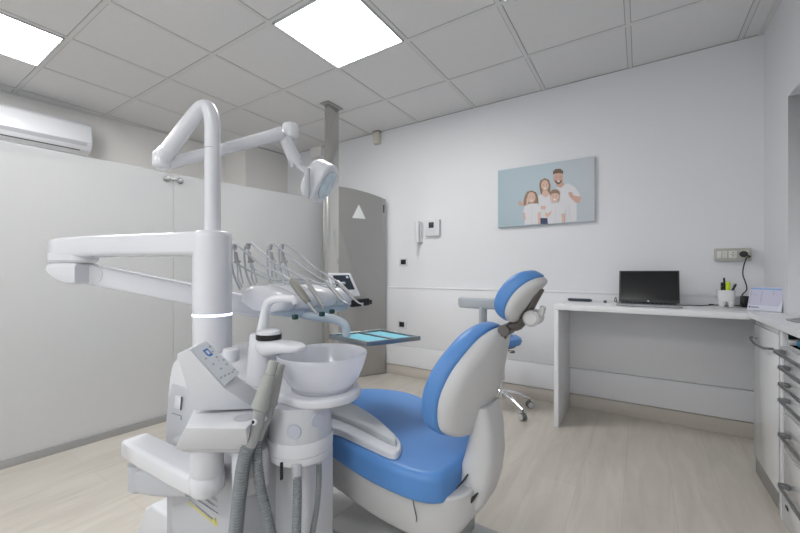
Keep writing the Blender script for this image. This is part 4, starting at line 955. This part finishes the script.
# ================================================================= ASSISTANT ARM AND CONSOLE
g = G()
def sl(c, d, L, w, z0, z1): slot(c, d, L, w, z0, z1, r0=.012)
dA = Vector((1, .03, 0)).normalized(); mid = Vector((-1.185, .553, 0))
def box_arm():
    g.loft([rrect((x, y, (zt+zb_)/2), (0, 1, 0), (0, 0, 1), w, zt-zb_, .014, 4) for x, y, w, zt, zb_ in ((-1.425, .552, .070, .492, .446), (-1.415, .552, .082, .501, .441), (-1.30, .553, .086, .503, .442), (-1.1, .557, .088, .503, .444), (-1.0, .56, .088, .503, .448))])
    g.lathe([(0, .448), (.038, .448), (.0445, .457), (.0455, .495), (.042, .503), (0, .503)], (-.995, .56, 0), seg=36)
box_arm(); t = build('assistant_arm', g, WHITE, UN)
g = G(); g.lathe([(0, .335), (.03, .335), (.037, .343), (.038, .424), (0, .424)], (-1.38, .556, 0), seg=32); g.loft([rrect((x, y, z), (0, 1, 0), (0, 0, 1), w, h, .014, 4) for x, y, z, w, h in ((-1.38, .556, .375, .07, .075), (-1.28, .58, .38, .075, .072), (-1.15, .62, .395, .08, .06))]); build('lower_link', g, GREYP, t)
g = G(); g.lathe([(0, .503), (.040, .503), (.041, .506), (.040, .60), (0, .60)], (-.99, .558, 0), seg=32); build('console_pivot', g, WHITE2, t)

ZT = .668
top = [PZ(194, 408.5, ZT), PZ(257, 408.5, ZT), PZ(260, 414, ZT), PZ(246, 428.5, ZT), PZ(186, 428, ZT)]
bot = [P(187, 424, 1.15), P(245, 426, 1.12), P(255, 428, 1.09), P(248, 450, .99), P(174, 449.5, 1.0)]
bt = [PZ(186, 432, .60), PZ(245, 434, .60), PZ(257, 430, .60), PZ(248, 450, .592), PZ(174, 449.5, .592)]
bt[0].y += .05; bt[1].y += .05; bt[2].y += .03
bt2 = [Vector((p.x+(-.0), p.y+.012, .575)) for p in bt]; cb = sum(bt2, Vector())/5; bt2 = [cb+(p-cb)*.88 for p in bt2]
g = G(); g.hull(bt, top, bev=.003, seg=2); g.hull(bt2, bt, bev=.002, seg=2); t = CON = build('assistant_console', g, WHITE2, UN)
# wedge with keypad
k0, k1, k2, k3 = P(189, 348.6, .945), P(206, 340.5, 1.03), P(241, 373.5, 1.045), P(224, 388.7, .96)
e0 = P(176, 354.5, .94)
sidev = (k1-k0)
lowL, lowR = PZ(195, 410.5, ZT), PZ(256, 409, ZT)
w1 = [e0, k0, k3, P(256, 409.5, 1.02), P(194, 411, .985)]
g = G(); bkv = Vector((k1-k0)); bkv2 = bkv*1.0
g.hull(w1, [p+bkv for p in w1], bev=.003, seg=2); build('keypad_wedge', g, WHITE2, t)
kn = (k3-k0).cross(k1-k0).normalized(); kn = kn if kn.z > 0 else -kn
def kp(u, v, h=.0008): return k0.lerp(k3, u).lerp(k1.lerp(k2, u), v)+kn*h
g = G(); g.prism([kp(.03, .05), kp(.97, .05), kp(.97, .95), kp(.03, .95)], kn*.0015, bev=.0005, seg=1); build('keypad', g, KEYF, t)
g = G(); g.prism([kp(.16, .40, .0026), kp(.34, .40, .0026), kp(.34, .66, .0026), kp(.16, .66, .0026)], kn*.0003, bev=0); build('blue_symbol', g, BLUEI, t)
g = G(); g.prism([kp(.20, .47, .0030), kp(.29, .47, .0030), kp(.29, .6, .0030), kp(.20, .6, .0030)], kn*.0002, bev=0)
build('symbol_center', g, KEYF, t)
g = G()
for (u, v) in ((.33, .25), (.16, .85), (.28, .75), (.42, .70), (.50, .62), (.55, .48), (.50, .33), (.55, .85), (.66, .80), (.66, .45), (.80, .18), (.82, .36), (.84, .55), (.86, .72), (.84, .86)):
    du, dv = .018, .05; g.prism([kp(u-du, v-dv, .0026), kp(u+du, v-dv, .0026), kp(u+du, v+dv, .0026), kp(u-du, v+dv, .0026)], kn*.0003, bev=0)
build('key_marks', g, INKL, t)
g = G(); c = PZ(244, 417.5, ZT+.0005); g.lathe([(0, 0), (.020, 0), (.024, .0012), (.026, .0005)], c, (0, 0, 1), 32); build('empty_holder_hole', g, GREYP, t)

def suction(label, tubeR, body0, body1, elbow, hose, r, grp='suction tips on the console holder'):
    b0, b1 = P(*body0), P(*body1); d = b1-b0
    t = thing('suction_handpiece', label, 'suction tube', b0, grp)
    g = G(); g.tube([b0, b0+d*.04, b0+d*.3, b0+d*.72, b0+d*.735, b0+d*.98, b1], [r*.9, r*1.25, r*1.05, r*.85, r*.72, r*.70, r*.6], 20, smooth=0); build('nozzle', g, SUCT, t)
    g = G(); e = [P(*q) for q in elbow]; g.tube([b0+d*.05]+e, [r*.9]+[r*.85]*(len(e)-1)+[r*.8], 16, smooth=5)
    build('valve_body', g, GREYM, t)
    g = G(); c = e[0]; g.cyl(c+Vector((.012, -.006, 0))*0.5+Vector((.004, -.010, .002)), c+Vector((.012, -.022, .004)), r*.42, mi=0); g.cyl(c+Vector((.010, -.019, .0038)), c+Vector((.0125, -.0235, .0045)), r*.26, mi=1); build('lever_button', g, [WHITE2, BLACK], t)
    g = G(); g.hose([P(*q) for q in hose], tubeR, pitch=.0075, amp=.2); build('corrugated_hose', g, HOSEG, t)
suction('large grey suction tube, front one in the console holder', .0185, (259, 410, .95), (274, 361, .97), [(258, 420, .95), (254, 434, .95), (250, 446, .95)], [(249, 444, .95), (244, 462, .95), (240, 490, .95), (237, 520, .95), (234, 560, .96), (236, 640, .98)], .0185)
suction('slim grey suction tube, rear one in the console holder', .0135, (271, 406, .99), (282, 364, 1.01), [(268, 417, .985), (262, 430, .98), (258, 442, .975)], [(257.5, 440, .975), (257.5, 462, .97), (261, 490, .97), (267, 515, .97), (276, 560, .98), (282, 640, 1.0)], .0125)
g = G(); hp1, hp2 = P(249, 426, .985), P(268, 418, .985); g.bar(P(243, 432, 1.01), P(266, 420, .99), .020, .018, bev=.006); g.box(-.004, .004, -.004, .004, -.03, .03, bev=.003, M=Matrix.Translation(P(251, 437, .965)) @ Matrix.Rotation(Q(25), 4, 'Y')); hb = build('holder_bracket', g, DARKM, CON)
# drain hoses under the housing
def drain(label, pts, r, cuff):
    t = thing('drain_hose', label, 'hose', P(*pts[0]), 'ribbed hoses hanging under the spittoon')
    g = G(); g.hose([P(*q) for q in pts], r, pitch=.0065); build('corrugated_tube', g, HOSEG, t)
    g = G(); a_ = P(*pts[0]); g.cyl(a_+Vector((0, 0, .02)), a_-Vector((0, 0, .02)), r*1.12); build('cuff', g, GREYP, t)
drain('wide ribbed grey hose hanging under the middle of the spittoon', [(297, 470, 1.0), (297.5, 490, .99), (297, 515, .98), (296, 545, .98), (294, 625, 1.02)], .0125, 0)
drain('narrow ribbed grey hose hanging under the right of the spittoon', [(318.5, 456, 1.05), (319, 476, 1.05), (317, 505, 1.04), (313, 530, 1.03), (306, 570, 1.03), (300, 630, 1.05)], .0085, 0)
# foot pedal
t = thing('foot_pedal', 'dark foot pedal on the floor at the left of the unit', 'foot pedal', PZ(166, 533, .02))
pc = PZ(165, 545, .03); pc.z = 0
g = G(); g.lathe([(0, 0), (.06, 0), (.065, .006), (.055, .03), (0, .036)], (-1.43, .555, 0), seg=32); build('pedal_base', g, GREYM, t)
g = G(); g.tube([(-1.43, .56, .03), (-1.425, .565, .07), (-1.40, .58, .095)], [.014, .012, .008], 12, smooth=4); build('pedal_lever', g, DARKM, t)

# ================================================================= CAMERA, LIGHT, VIEW
cam = bpy.data.cameras.new('camera'); co = bpy.data.objects.new('camera', cam); COL.objects.link(co)
co.location = (0, 0, EYE); co.rotation_euler = (math.pi/2, 0, YAW)
cam.sensor_fit = 'HORIZONTAL'; cam.sensor_width = 36; cam.lens = F/800*36
cam.shift_y = (CY-266.5)/800; cam.clip_start = .02; cam.clip_end = 60
SC.camera = co
w = bpy.data.worlds.new('world'); SC.world = w; w.use_nodes = True
w.node_tree.nodes['Background'].inputs[0].default_value = (.92, .96, 1.0, 1); w.node_tree.nodes['Background'].inputs[1].default_value = 1.0
vs = SC.view_settings; vs.view_transform = 'Standard'; vs.look = 'None'; vs.exposure = .4; vs.gamma = 1; vs.use_curve_mapping = False
